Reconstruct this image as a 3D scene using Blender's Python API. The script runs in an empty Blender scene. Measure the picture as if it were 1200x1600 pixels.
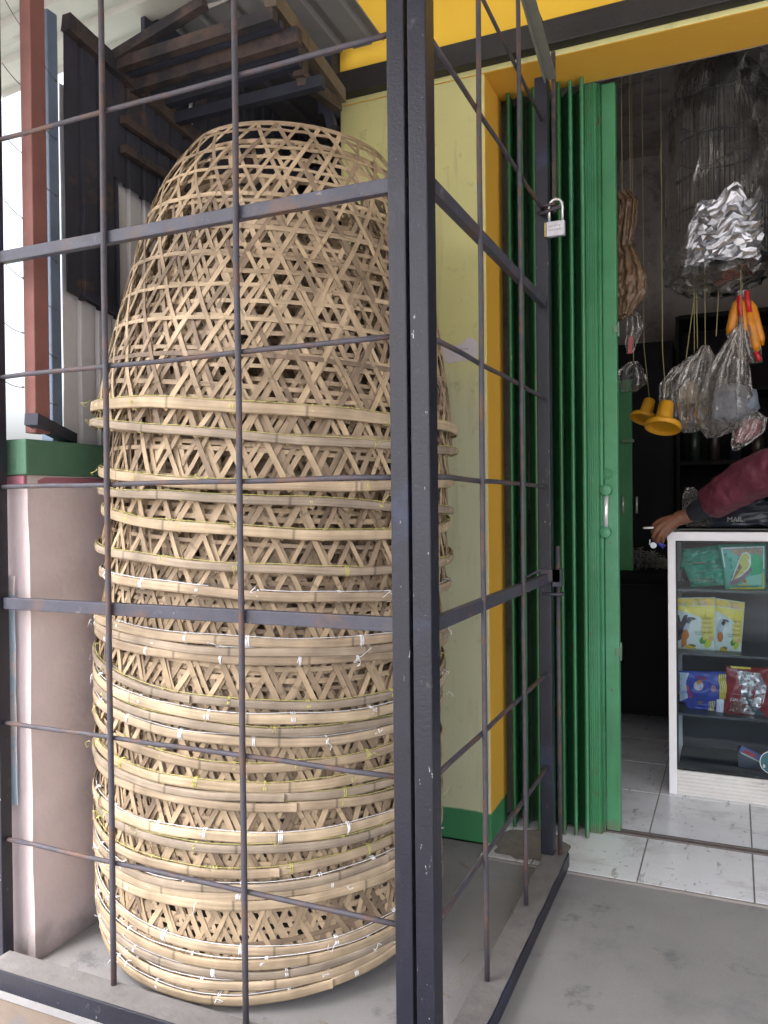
import bpy, bmesh, math, random
import numpy as np
from mathutils import Vector, Matrix, noise
random.seed(11)
R_ = math.radians
S = bpy.context.scene
C = S.collection

# ------------------------------------------------------------------ camera
CAMP = dict(f=1248.0, yaw=.4133, pitch=-.009, roll=.0103, H=1.2)
def _axes():
    y, p, r = CAMP['yaw'], CAMP['pitch'], CAMP['roll']
    cy, sy = math.cos(y), math.sin(y)
    rr = Vector((cy, sy, 0)); f0 = Vector((-sy, cy, 0)); u0 = Vector((0, 0, 1))
    F = f0*math.cos(p)+u0*math.sin(p); u = -f0*math.sin(p)+u0*math.cos(p)
    c, s = math.cos(r), math.sin(r)
    return rr*c-u*s, rr*s+u*c, F
AR, AU, AF = _axes()
EYE = Vector((0, 0, CAMP['H']))
cd = bpy.data.cameras.new('camera'); cam = bpy.data.objects.new('camera', cd); C.objects.link(cam)
cam.matrix_world = Matrix(((AR.x, AU.x, -AF.x, EYE.x), (AR.y, AU.y, -AF.y, EYE.y), (AR.z, AU.z, -AF.z, EYE.z), (0, 0, 0, 1)))
cd.sensor_fit = 'HORIZONTAL'; cd.sensor_width = 36; cd.lens = CAMP['f']/1200*36
cd.clip_start = .02; cd.clip_end = 600
S.camera = cam
def at(px, py, x=None, y=None, z=None):
    "world point seen at a photo pixel on a known plane (measured from the calibrated photo)"
    d = AF+AR*((px-600)/CAMP['f'])-AU*((py-800)/CAMP['f'])
    t = x/d.x if x is not None else (y/d.y if y is not None else (z-EYE.z)/d.z)
    return EYE+d*t
# ------------------------------------------------------------------ world, sun, exposure
w = bpy.data.worlds.new('World'); S.world = w; w.use_nodes = True
nt = w.node_tree; bg = nt.nodes['Background']; sky = nt.nodes.new('ShaderNodeTexSky')
SUN = Vector((-.12, -.62, 1.05)).normalized()
sky.sky_type = 'NISHITA'; sky.sun_disc = False
sky.sun_elevation = math.asin(SUN.z); sky.sun_rotation = math.atan2(SUN.x, SUN.y)
sky.dust_density = 9.0; sky.air_density = .8; sky.ozone_density = .6
hs_ = nt.nodes.new('ShaderNodeHueSaturation'); hs_.inputs['Saturation'].default_value = .35; hs_.inputs['Value'].default_value = 1.25
nt.links.new(sky.outputs[0], hs_.inputs['Color']); nt.links.new(hs_.outputs[0], bg.inputs[0]); bg.inputs[1].default_value = .15
sl = bpy.data.lights.new('sun', 'SUN'); sl.energy = 4.0; sl.angle = R_(.6); sl.color = (1, .95, .88)
so = bpy.data.objects.new('sun', sl); C.objects.link(so)
so.rotation_euler = (-SUN).to_track_quat('-Z', 'Y').to_euler()
S.view_settings.view_transform = 'Standard'; S.view_settings.look = 'None'; S.view_settings.gamma = 1
S.view_settings.exposure = 2.2
S.render.resolution_x = 768; S.render.resolution_y = 1024
S.cycles.max_bounces = 10; S.cycles.diffuse_bounces = 6; S.cycles.transparent_max_bounces = 24

# ------------------------------------------------------------------ materials
MATS = {}
def mat(name, col, rough=.65, metal=0., var=.12, scale=6, bump=0., bscale=40, layers=(), spec=.5, attr=None, stretch=(1, 1, 1), coord='Object', foot=None):
    """principled with noise-varied colour; layers = (colour, scale, lo, hi, stretch) noise-masked wear"""
    if name in MATS: return MATS[name]
    m = bpy.data.materials.new(name); m.use_nodes = True; n = m.node_tree.nodes; L = m.node_tree.links
    b = n['Principled BSDF']; tc = n.new('ShaderNodeTexCoord')
    def mp(st):
        q = n.new('ShaderNodeMapping'); L.new(tc.outputs[coord], q.inputs[0]); q.inputs['Scale'].default_value = st; return q.outputs[0]
    def nz(sc, det=6, st=(1, 1, 1), ro=.6):
        q = n.new('ShaderNodeTexNoise'); q.inputs['Scale'].default_value = sc; q.inputs['Detail'].default_value = det; q.inputs['Roughness'].default_value = ro
        L.new(mp(st), q.inputs[0]); return q.outputs[0]
    mr = n.new('ShaderNodeMapRange'); L.new(nz(scale, 8, stretch), mr.inputs[0])
    mr.inputs[1].default_value = .25; mr.inputs[2].default_value = .75; mr.inputs[3].default_value = 1-var; mr.inputs[4].default_value = 1+var
    mx = n.new('ShaderNodeMix'); mx.data_type = 'RGBA'; mx.blend_type = 'MULTIPLY'; mx.inputs[0].default_value = 1
    mx.inputs[6].default_value = (*col, 1)
    if attr:
        a = n.new('ShaderNodeAttribute'); a.attribute_name = attr; L.new(a.outputs[0], mx.inputs[6])
    cb = n.new('ShaderNodeCombineColor'); [L.new(mr.outputs[0], cb.inputs[i]) for i in range(3)]
    L.new(cb.outputs[0], mx.inputs[7]); cur = mx.outputs[2]
    for (lc, ls, lo, hi, st) in layers:
        r = n.new('ShaderNodeMapRange'); r.interpolation_type = 'SMOOTHSTEP'; L.new(nz(ls, 10, st, .7), r.inputs[0])
        r.inputs[1].default_value = lo; r.inputs[2].default_value = hi
        q = n.new('ShaderNodeMix'); q.data_type = 'RGBA'; L.new(r.outputs[0], q.inputs[0]); L.new(cur, q.inputs[6]); q.inputs[7].default_value = (*lc, 1); cur = q.outputs[2]
    if foot:
        ge = n.new('ShaderNodeNewGeometry'); sz = n.new('ShaderNodeSeparateXYZ'); L.new(ge.outputs['Position'], sz.inputs[0])
        ma = n.new('ShaderNodeMath'); ma.operation = 'MULTIPLY_ADD'; L.new(nz(9, 8), ma.inputs[0]); ma.inputs[1].default_value = -foot[1]*2.4; L.new(sz.outputs[2], ma.inputs[2])
        r = n.new('ShaderNodeMapRange'); r.interpolation_type = 'SMOOTHSTEP'; L.new(ma.outputs[0], r.inputs[0]); r.inputs[1].default_value = -foot[1]*.2; r.inputs[2].default_value = -foot[1]*1.3; r.inputs[3].default_value = 0; r.inputs[4].default_value = .75
        q = n.new('ShaderNodeMix'); q.data_type = 'RGBA'; L.new(r.outputs[0], q.inputs[0]); L.new(cur, q.inputs[6]); q.inputs[7].default_value = (*foot[0], 1); cur = q.outputs[2]
    L.new(cur, b.inputs['Base Color'])
    b.inputs['Roughness'].default_value = rough; b.inputs['Metallic'].default_value = metal
    b.inputs['Specular IOR Level'].default_value = spec
    if bump:
        bp = n.new('ShaderNodeBump'); bp.inputs['Strength'].default_value = bump; bp.inputs['Distance'].default_value = .004
        L.new(nz(bscale, 6, stretch), bp.inputs['Height']); L.new(bp.outputs[0], b.inputs['Normal'])
    m['cur'] = 1; MATS[name] = m
    return m
def clear(name, tint=(1, 1, 1), haze=.12, hcol=(.6, .6, .62), rough=.12, bump=.8, bscale=18, fres=1.5):
    "crinkled clear plastic or glass"
    if name in MATS: return MATS[name]
    m = bpy.data.materials.new(name); m.use_nodes = True; n = m.node_tree.nodes; L = m.node_tree.links; n.remove(n['Principled BSDF'])
    out = n['Material Output']
    tr = n.new('ShaderNodeBsdfTransparent'); tr.inputs[0].default_value = (*tint, 1)
    gl = n.new('ShaderNodeBsdfGlossy'); gl.inputs['Roughness'].default_value = rough
    df = n.new('ShaderNodeBsdfDiffuse'); df.inputs[0].default_value = (*hcol, 1)
    fr = n.new('ShaderNodeFresnel'); fr.inputs[0].default_value = fres
    m1 = n.new('ShaderNodeMixShader'); m1.inputs[0].default_value = haze
    L.new(tr.outputs[0], m1.inputs[1]); L.new(df.outputs[0], m1.inputs[2])
    m2 = n.new('ShaderNodeMixShader'); L.new(fr.outputs[0], m2.inputs[0]); L.new(m1.outputs[0], m2.inputs[1]); L.new(gl.outputs[0], m2.inputs[2])
    if bump:
        tc = n.new('ShaderNodeTexCoord'); v = n.new('ShaderNodeTexVoronoi'); v.feature = 'F1'; v.inputs['Scale'].default_value = bscale
        nz = n.new('ShaderNodeTexNoise'); nz.inputs['Scale'].default_value = bscale*.7; nz.inputs['Detail'].default_value = 4
        L.new(tc.outputs['Object'], nz.inputs[0]); L.new(nz.outputs[1], v.inputs[0])
        bp = n.new('ShaderNodeBump'); bp.inputs['Strength'].default_value = bump; bp.inputs['Distance'].default_value = .02
        L.new(v.outputs[0], bp.inputs['Height'])
        for q in (gl, fr, df): L.new(bp.outputs[0], q.inputs['Normal'])
    L.new(m2.outputs[0], out.inputs[0]); MATS[name] = m
    return m
NAVY = (.010, .011, .022)
chips = [((.42, .42, .43), 75, .655, .67, (1, 1, .3)), ((.060, .062, .085), 5, .54, .8, (1, 1, .3)), ((.020, .028, .065), 2.2, .56, .66, (1, 1, 1))]
m_post = mat('navy steel paint', NAVY, .42, .0, .25, 7, .25, 160, chips + [((.13, .12, .12), 16, .62, .8, (1, 1, 1))])
m_bar = mat('rubbed steel paint', (.050, .052, .075), .5, .0, .3, 12, .3, 120, [((.10, .062, .055), 7, .5, .68, (1, 1, 1)), ((.22, .2, .2), 30, .62, .75, (1, 1, 1))])
m_rod = mat('rusty rod', (.055, .053, .070), .6, .0, .3, 20, .3, 150, [((.115, .062, .045), 9, .46, .66, (1, 1, 1))])
m_dust = mat('dusty steel', (.155, .148, .148), .9, 0, .2, 18, .4, 90, [((.05, .055, .08), 6, .6, .72, (1, 1, 1))])
m_black = mat('black beam', (.022, .020, .020), .6, 0, .4, 8, .4, 60, [((.085, .07, .05), 14, .6, .75, (.3, 1, 1))])
m_rust = mat('rust brown steel', (.075, .052, .045), .75, 0, .35, 9, .4, 60, [((.026, .025, .032), 6, .44, .6, (1, 1, 1))])
m_dark = mat('dark blue steel', (.028, .032, .05), .7, 0, .3, 8, .2, 60)
m_wood = mat('grey wood', (.15, .12, .09), .8, 0, .35, 8, .5, 60, [((.30, .26, .19), 18, .6, .7, (1, .2, 1))])
m_redpost = mat('red oxide post', (.20, .085, .075), .7, 0, .18, 9, .3, 120, [((.34, .26, .25), 6, .60, .8, (1, 1, .4))])
m_bluepost = mat('blue grey post', (.14, .19, .28), .55, 0, .2, 8, .3, 100)
m_zinc = mat('zinc sheet', (.66, .66, .70), .55, .0, .12, 5, .3, 30, [((.28, .28, .31), 12, .6, .75, (1, 1, .3))])
m_zdark = mat('dark shadow sheet', (.032, .034, .05), .8, 0, .35, 5, .4, 30, [((.10, .06, .045), 3.2, .54, .66, (1, 1, 1.4))])  # shadow colour for the zinc wall, also used on the back fence
m_roof = mat('pale roof sheet', (.40, .385, .365), .7, 0, .14, 3, .2, 20, [((.24, .22, .20), 9, .56, .72, (.2, 1, 1))])
m_pink = mat('pink plaster', (.62, .53, .55), .85, 0, .14, 3.2, .5, 40, foot=((.26, .23, .22), .10), layers=[((.70, .62, .60), 5, .56, .75, (1, 1, .6)), ((.40, .31, .33), 9, .64, .8, (1, 1, .5)), ((.38, .32, .24), 2.4, .62, .85, (1, 1, .5))])
m_pinkline = mat('dark pink band', (.36, .14, .19), .85, 0, .16, 6, .3, 50)
m_cap = mat('green cap paint', (.065, .155, .10), .75, 0, .2, 5, .5, 40, [((.12, .15, .12), 5, .52, .72, (1, 1, 1)), ((.30, .35, .30), 14, .68, .8, (1, 1, 1))])
m_conc = mat('porch concrete', (.255, .25, .258), .92, 0, .14, 2.6, .45, 220, [((.15, .15, .165), 4.2, .57, .68, (1, 1, 1)), ((.33, .32, .31), 130, .60, .72, (1, 1, 1)), ((.12, .12, .125), 90, .63, .72, (1, 1, 1)), ((.165, .163, .178), 2.3, .48, .74, (1, 1, 1)), ((.27, .25, .235), 1.4, .58, .8, (1, 1, 1)), ((.13, .12, .12), 7, .68, .76, (1, 1, 1))])
m_curb = mat('curb render', (.17, .135, .11), .9, 0, .2, 5, .6, 40, [((.14, .13, .14), 6, .5, .62, (1, 1, 1))])
m_ground = mat('street ground', (.17, .16, .155), .95, 0, .18, 3, .8, 40, [((.16, .15, .15), 7, .5, .65, (1, 1, 1))])
m_track = mat('floor track', (.12, .105, .1), .7, 0, .2, 20, .3, 120)
m_chrome = mat('bright metal', (.80, .80, .82), .25, .6, .03)
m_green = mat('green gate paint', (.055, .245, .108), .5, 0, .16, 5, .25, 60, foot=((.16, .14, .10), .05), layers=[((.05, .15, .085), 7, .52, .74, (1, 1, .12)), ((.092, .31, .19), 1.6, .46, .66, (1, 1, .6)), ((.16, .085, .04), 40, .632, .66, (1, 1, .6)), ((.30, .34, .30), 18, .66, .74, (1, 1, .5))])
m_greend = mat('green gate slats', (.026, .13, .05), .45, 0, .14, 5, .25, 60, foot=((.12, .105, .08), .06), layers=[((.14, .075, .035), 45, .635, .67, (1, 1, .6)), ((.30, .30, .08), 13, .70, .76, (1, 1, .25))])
m_white = mat('white aluminium', (.88, .88, .92), .35, 0, .04, 12, 0, 40, [((.45, .42, .40), 26, .70, .8, (1, 1, 1))])
m_ribw = mat('white ribbed skirting', (.70, .69, .68), .5, 0, .1, 12, .2, 60, [((.28, .25, .22), 12, .62, .76, (.4, 1, 1))])
m_blk = mat('dark rubber', (.012, .012, .016), .5, 0, .2)
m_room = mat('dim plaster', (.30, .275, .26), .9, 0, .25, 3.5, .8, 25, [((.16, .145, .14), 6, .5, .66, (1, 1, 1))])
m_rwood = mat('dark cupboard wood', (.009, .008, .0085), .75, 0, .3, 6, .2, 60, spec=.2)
m_tuft = mat('grey nest fibre', (.20, .185, .17), .95, 0, .3, 30, .5, 90)
m_glass = clear('case glass', (.86, .92, .95), .006, (.5, .52, .56), .02, .0, 10, 1.22)
m_plast = clear('crinkled clear plastic', (.95, .95, .95), .03, (.42, .40, .40), .035, .3, 24, 1.45)
m_plast2 = clear('thin clear bag', (.84, .81, .78), .13, (.30, .27, .25), .07, .3, 20, 1.5)
m_foil = mat('foil', (.42, .43, .47), .25, .8, .3, 14, .25, 60)
m_brownbag = mat('brown paper', (.17, .105, .06), .35, 0, .25, 14, 1.0, 30)
m_yel = mat('yellow plastic', (.62, .30, .012), .4, 0, .08, 8)
m_jacket = mat('maroon nylon', (.115, .020, .038), .55, 0, .2, 9, .9, 17)
m_cuff = mat('black knit', (.016, .019, .028), .95, 0, .2, 60, .5, 300)
m_skin = mat('brown skin', (.17, .068, .036), .5, 0, .14, 30, .5, 160, [((.11, .04, .022), 26, .55, .75, (1, 1, 1))])
m_trouser = mat('dark trousers', (.03, .032, .04), .85, 0, .2, 10, .5, 90)
m_hair = mat('black hair', (.012, .01, .01), .6, 0, .3, 60, .6, 200)

def plain(name, col, rough=.5, metal=0, var=.05): return mat(name, col, rough, metal, var)

# bamboo: per-strip tone in a colour attribute, streaks along the strip and joints
def bamboo(name, base, alt, knot=.45):
    m = bpy.data.materials.new(name); m.use_nodes = True; n = m.node_tree.nodes; L = m.node_tree.links; b = n['Principled BSDF']
    at_ = n.new('ShaderNodeAttribute'); at_.attribute_name = 'tone'
    sp = n.new('ShaderNodeSeparateColor'); L.new(at_.outputs[0], sp.inputs[0])
    mx = n.new('ShaderNodeMix'); mx.data_type = 'RGBA'; L.new(sp.outputs[0], mx.inputs[0]); mx.inputs[6].default_value = (*base, 1); mx.inputs[7].default_value = (*alt, 1)
    uv = n.new('ShaderNodeUVMap'); mp = n.new('ShaderNodeMapping'); mp.inputs['Scale'].default_value = (5, 260, 1); L.new(uv.outputs[0], mp.inputs[0])
    nz = n.new('ShaderNodeTexNoise'); nz.inputs['Scale'].default_value = 1; nz.inputs['Detail'].default_value = 4; L.new(mp.outputs[0], nz.inputs[0])
    r = n.new('ShaderNodeMapRange'); L.new(nz.outputs[0], r.inputs[0]); r.inputs[1].default_value = .25; r.inputs[2].default_value = .75; r.inputs[3].default_value = .74; r.inputs[4].default_value = 1.16
    # patches
    tc = n.new('ShaderNodeTexCoord'); n2 = n.new('ShaderNodeTexNoise'); n2.inputs['Scale'].default_value = 14; n2.inputs['Detail'].default_value = 6; L.new(tc.outputs['Object'], n2.inputs[0])
    r2 = n.new('ShaderNodeMapRange'); L.new(n2.outputs[0], r2.inputs[0]); r2.inputs[1].default_value = .3; r2.inputs[2].default_value = .75; r2.inputs[3].default_value = 1.12; r2.inputs[4].default_value = .62
    mu = n.new('ShaderNodeMath'); mu.operation = 'MULTIPLY'; L.new(r.outputs[0], mu.inputs[0]); L.new(r2.outputs[0], mu.inputs[1])
    # joints every ~0.33 m
    sx = n.new('ShaderNodeSeparateXYZ'); L.new(uv.outputs[0], sx.inputs[0])
    ad = n.new('ShaderNodeMath'); ad.operation = 'ADD'; L.new(sx.outputs[0], ad.inputs[0]); L.new(sp.outputs[1], ad.inputs[1])
    mo = n.new('ShaderNodeMath'); mo.operation = 'PINGPONG'; L.new(ad.outputs[0], mo.inputs[0]); mo.inputs[1].default_value = .17
    r3 = n.new('ShaderNodeMapRange'); r3.interpolation_type = 'SMOOTHSTEP'; L.new(mo.outputs[0], r3.inputs[0]); r3.inputs[1].default_value = 0; r3.inputs[2].default_value = .006; r3.inputs[3].default_value = 1-knot; r3.inputs[4].default_value = 1
    m3 = n.new('ShaderNodeMath'); m3.operation = 'MULTIPLY'; L.new(mu.outputs[0], m3.inputs[0]); L.new(r3.outputs[0], m3.inputs[1])
    cb = n.new('ShaderNodeCombineColor'); [L.new(m3.outputs[0], cb.inputs[i]) for i in range(3)]
    f = n.new('ShaderNodeMix'); f.data_type = 'RGBA'; f.blend_type = 'MULTIPLY'; f.inputs[0].default_value = 1; L.new(mx.outputs[2], f.inputs[6]); L.new(cb.outputs[0], f.inputs[7])
    L.new(f.outputs[2], b.inputs['Base Color']); b.inputs['Roughness'].default_value = .55; b.inputs['Specular IOR Level'].default_value = .35
    bp = n.new('ShaderNodeBump'); bp.inputs['Strength'].default_value = .35; bp.inputs['Distance'].default_value = .002; L.new(nz.outputs[0], bp.inputs['Height']); L.new(bp.outputs[0], b.inputs['Normal'])
    return m
m_strip = bamboo('split bamboo strip', (.52, .395, .26), (.21, .15, .105), .35)
m_rim = [bamboo('pale bamboo rim', (.57, .45, .31), (.44, .34, .23), .5), bamboo('greyed bamboo rim', (.31, .255, .20), (.42, .335, .25), .5), bamboo('tan bamboo rim', (.50, .39, .275), (.37, .285, .20), .5)]
m_strW = plain('white twine', (.85, .86, .92), .6); m_strY = plain('yellow twine', (.52, .49, .17), .6)

# ------------------------------------------------------------------ mesh helpers
class MB:
    def __init__(s): s.v = []; s.f = []; s.mi = []; s.tone = []; s.uv = []
    def add(s, vs, fs, mi=0, tone=None, uv=None):
        o = len(s.v); s.v += [tuple(v) for v in vs]
        for i, f in enumerate(fs):
            s.f.append(tuple(o+k for k in f)); s.mi.append(mi); s.tone.append(tone); s.uv.append(uv[i] if uv else None)
        return s
    def box(s, a, b, mi=0, bev=0):
        x0, y0, z0 = [min(a[i], b[i]) for i in range(3)]; x1, y1, z1 = [max(a[i], b[i]) for i in range(3)]
        if bev:
            e = bev; V = []; 
            bm = bmesh.new(); bmesh.ops.create_cube(bm, size=1)
            for v in bm.verts: v.co = Vector(((x0+x1)/2+v.co.x*(x1-x0), (y0+y1)/2+v.co.y*(y1-y0), (z0+z1)/2+v.co.z*(z1-z0)))
            bmesh.ops.bevel(bm, geom=bm.edges[:], offset=e, segments=2, profile=.6, affect='EDGES')
            bm.verts.index_update()
            s.add([v.co[:] for v in bm.verts], [[v.index for v in f.verts] for f in bm.faces], mi); bm.free(); return s
        return s.add([(x0, y0, z0), (x1, y0, z0), (x1, y1, z0), (x0, y1, z0), (x0, y0, z1), (x1, y0, z1), (x1, y1, z1), (x0, y1, z1)],
                     [(0, 3, 2, 1), (4, 5, 6, 7), (0, 1, 5, 4), (1, 2, 6, 5), (2, 3, 7, 6), (3, 0, 4, 7)], mi)
    def bar(s, a, b, w, h, up=(0, 0, 1), mi=0):
        "rectangular bar between two points"
        a = Vector(a); b = Vector(b); d = (b-a).normalized(); u = Vector(up); sd = d.cross(u).normalized(); u = sd.cross(d).normalized()
        V = []
        for p in (a, b):
            for (i, j) in ((-1, -1), (1, -1), (1, 1), (-1, 1)): V.append(p+sd*(i*w/2)+u*(j*h/2))
        return s.add(V, [(3, 2, 1, 0), (4, 5, 6, 7), (0, 1, 5, 4), (1, 2, 6, 5), (2, 3, 7, 6), (3, 0, 4, 7)], mi)
    def tube(s, pts, r, seg=8, mi=0, closed=False):
        pts = [Vector(p) for p in pts]; n = len(pts); V = []; F = []
        rr = r if isinstance(r, (list, tuple)) else [r]*n
        prev = None
        for i, p in enumerate(pts):
            if closed: d = pts[(i+1) % n]-pts[i-1]
            else: d = pts[min(i+1, n-1)]-pts[max(i-1, 0)]
            d.normalize()
            if prev is None:
                a = Vector((0, 0, 1)) if abs(d.z) < .9 else Vector((1, 0, 0)); prev = d.cross(a).normalized()
            prev = (prev-d*prev.dot(d)).normalized(); q = d.cross(prev)
            for k in range(seg):
                t = 2*math.pi*k/seg; V.append(p+prev*(math.cos(t)*rr[i])+q*(math.sin(t)*rr[i]))
        m = n if closed else n-1
        for i in range(m):
            for k in range(seg):
                j = (i+1) % n; F.append((i*seg+k, i*seg+(k+1) % seg, j*seg+(k+1) % seg, j*seg+k))
        if not closed: F.append(tuple(range(seg))[::-1]); F.append(tuple((n-1)*seg+k for k in range(seg)))
        return s.add(V, F, mi)
    def lathe(s, prof, c=(0, 0, 0), seg=24, mi=0, mat4=None):
        V = []; F = []; n = len(prof)
        for (r, z) in prof:
            for k in range(seg):
                t = 2*math.pi*k/seg; V.append(Vector((r*math.cos(t), r*math.sin(t), z)))
        for i in range(n-1):
            for k in range(seg): F.append((i*seg+k, i*seg+(k+1) % seg, (i+1)*seg+(k+1) % seg, (i+1)*seg+k))
        if mat4: V = [mat4 @ v for v in V]
        V = [v+Vector(c) for v in V]
        return s.add(V, F, mi)
    def build(s, name, mats, parent=None, smooth=False, origin=None):
        me = bpy.data.meshes.new(name)
        V = s.v
        if origin is not None: V = [(v[0]-origin[0], v[1]-origin[1], v[2]-origin[2]) for v in V]
        me.from_pydata(V, [], s.f)
        for m in (mats if isinstance(mats, (list, tuple)) else [mats]): me.materials.append(m)
        me.polygons.foreach_set('material_index', s.mi)
        if smooth: me.polygons.foreach_set('use_smooth', [True]*len(s.f))
        if any(t is not None for t in s.tone):
            ca = me.color_attributes.new('tone', 'FLOAT_COLOR', 'CORNER'); ul = me.uv_layers.new(name='UVMap'); li = 0; cols = []; uvs = []
            for f, t, u in zip(s.f, s.tone, s.uv):
                for k in range(len(f)):
                    cols += [t[0], t[1], 0, 1]; uvs += list(u[k]) if u else [0, 0]
            ca.data.foreach_set('color', cols); ul.data.foreach_set('uv', uvs)
        me.update()
        o = bpy.data.objects.new(name, me); C.objects.link(o)
        if parent is not None: o.parent = parent
        if origin is not None: o.location = origin
        return o
def tag(o, label=None, cat=None, group=None, kind=None):
    if label: o['label'] = label
    if cat: o['category'] = cat
    if group: o['group'] = group
    if kind: o['kind'] = kind
    return o
def thing(name, loc, label, cat, group=None):
    o = bpy.data.objects.new(name, None); C.objects.link(o); o.location = loc; o.empty_display_size = .05
    return tag(o, label, cat, group)
def child(mb, name, mats, root, smooth=False):
    "mesh given in world coordinates, parented to a thing whose Empty is only translated"
    o = mb.build(name, mats, None, smooth, origin=tuple(root.location) if root.parent is None else None)
    o.parent = root; o.location = (0, 0, 0)
    return o
def sub(mb, name, mats, part, smooth=False):
    "sub-part: mesh in world coordinates under a part made by child()"
    r = part.parent.location
    o = mb.build(name, mats, None, smooth, origin=tuple(r)); o.parent = part; o.location = (0, 0, 0)
    return o
def soften(o, w=.002, seg=2):
    m = o.modifiers.new('bevel', 'BEVEL'); m.width = w; m.segments = seg; m.limit_method = 'ANGLE'; m.harden_normals = False
    return o
def text2d(txt, size=1, bold=0):
    cu = bpy.data.curves.new('t', 'FONT'); cu.body = txt; cu.size = size; cu.offset = bold; cu.resolution_u = 3
    o = bpy.data.objects.new('t', cu); C.objects.link(o)
    dg = bpy.context.evaluated_depsgraph_get(); me = o.evaluated_get(dg).to_mesh()
    V = [(v.co.x, v.co.y) for v in me.vertices]; F = [tuple(p.vertices) for p in me.polygons]
    o.evaluated_get(dg).to_mesh_clear(); bpy.data.objects.remove(o); bpy.data.curves.remove(cu)
    return V, F
def nz3(x, y, z): return noise.noise(Vector((x, y, z)))

# ================================================================== THE SETTING
g = MB(); g.add([(-60, -60, -.16), (60, -60, -.16), (60, 60, -.16), (-60, 60, -.16)], [(0, 1, 2, 3)])
tag(g.build('ground', m_ground), kind='structure')
XL, YF = -.551, 1.484            # right fence plane / left fence plane (measured)
fl = MB()
fl.add([(XL, -3, .0), (4, -3, .0), (4, 2.60, .0), (XL, 2.60, 0), (-1.70, 1.40, 0), (XL, 1.40, 0), (-1.70, 2.70, 0), (-.80, 2.70, 0), (-.80, 2.6, 0), (XL, 2.6, 0)],
       [(0, 1, 2, 3), (4, 5, 9, 8), (4, 8, 7, 6)])
tag(fl.build('porch_floor', m_conc), kind='structure')
cu = MB(); cu.box((-1.70, 1.402, -.16), (XL-.001, 1.46, -.003)); cu.box((XL, -3, -.16), (XL+.05, 1.402, -.003))
tag(cu.build('porch_kerb', m_curb), kind='structure')
# tiles: each a low slab on grout
tl = MB(); tl.add([(-.80, 2.605, .003), (4, 2.605, .003), (4, 6, .003), (-.80, 6, .003)], [(0, 1, 2, 3)], 1)
ys = [2.600, 2.985, 3.425]+[3.425+.39*i for i in range(1, 7)]
xs = [-.287+.336*i for i in range(-2, 12)]
for j in range(len(ys)-1):
    for i in range(len(xs)-1):
        x0 = max(xs[i], -.80)
        if xs[i+1] <= x0: continue
        tl.box((x0+.0025, ys[j]+.0025, .0), (xs[i+1]-.0025, ys[j+1]-.0025, .0075), 0)
m_tile = mat('marbled white tile', (.78, .80, .85), .2, 0, .07, 4, .0, 40, [((.60, .60, .63), 4, .50, .68, (1, 1.6, 1)), ((.45, .44, .46), 11, .59, .66, (2.2, .6, 1)), ((.42, .41, .43), 14, .61, .68, (.6, 2.2, 1)), ((.25, .23, .22), 45, .63, .68, (1, 1, 1)), ((.40, .37, .34), 1.3, .56, .85, (1, 1, 1))])
tl.box((-.80, 2.592, -.001), (4, 2.6022, .0062), 1)
tag(tl.build('tiled_floor', [m_tile, mat('grey grout', (.26, .24, .23), .9)]), kind='structure')
dd = MB()
for i in range(26):   # drift of dirt at the foot of the folded gate
    pass
tk = MB(); tk.box((-.78, 2.955, .0076), (4, 2.963, .014)); tk.box((-.78, 2.984, .0076), (4, 2.992, .014)); tk.add([(-.78, 2.963, .0095), (4, 2.963, .0095), (4, 2.984, .0095), (-.78, 2.984, .0095)], [(0, 1, 2, 3)])
t = thing('door_track', (0, 2.97, 0), 'dark steel floor channel set into the white tiles under the green folding gate', 'door track')
child(tk, 'channel', m_track, t)
# torn dirt sheet left of the gate
m_dirt = mat('dry dirt', (.21, .19, .175), .95, 0, .2, 20, .8, 80)
dm = MB(); pts = []
N = 40
for i in range(N):
    a = 2*math.pi*i/N; r = 1+.35*nz3(math.cos(a)*2, math.sin(a)*2, 4)+.12*nz3(math.cos(a)*9, math.sin(a)*9, 1)
    pts.append((-.66+.135*r*math.cos(a), 2.745+.13*r*math.sin(a), .0105))
dm.add(pts, [tuple(range(N))])
tag(dm.build('ground_dirt', m_dirt), kind='stuff')

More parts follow.
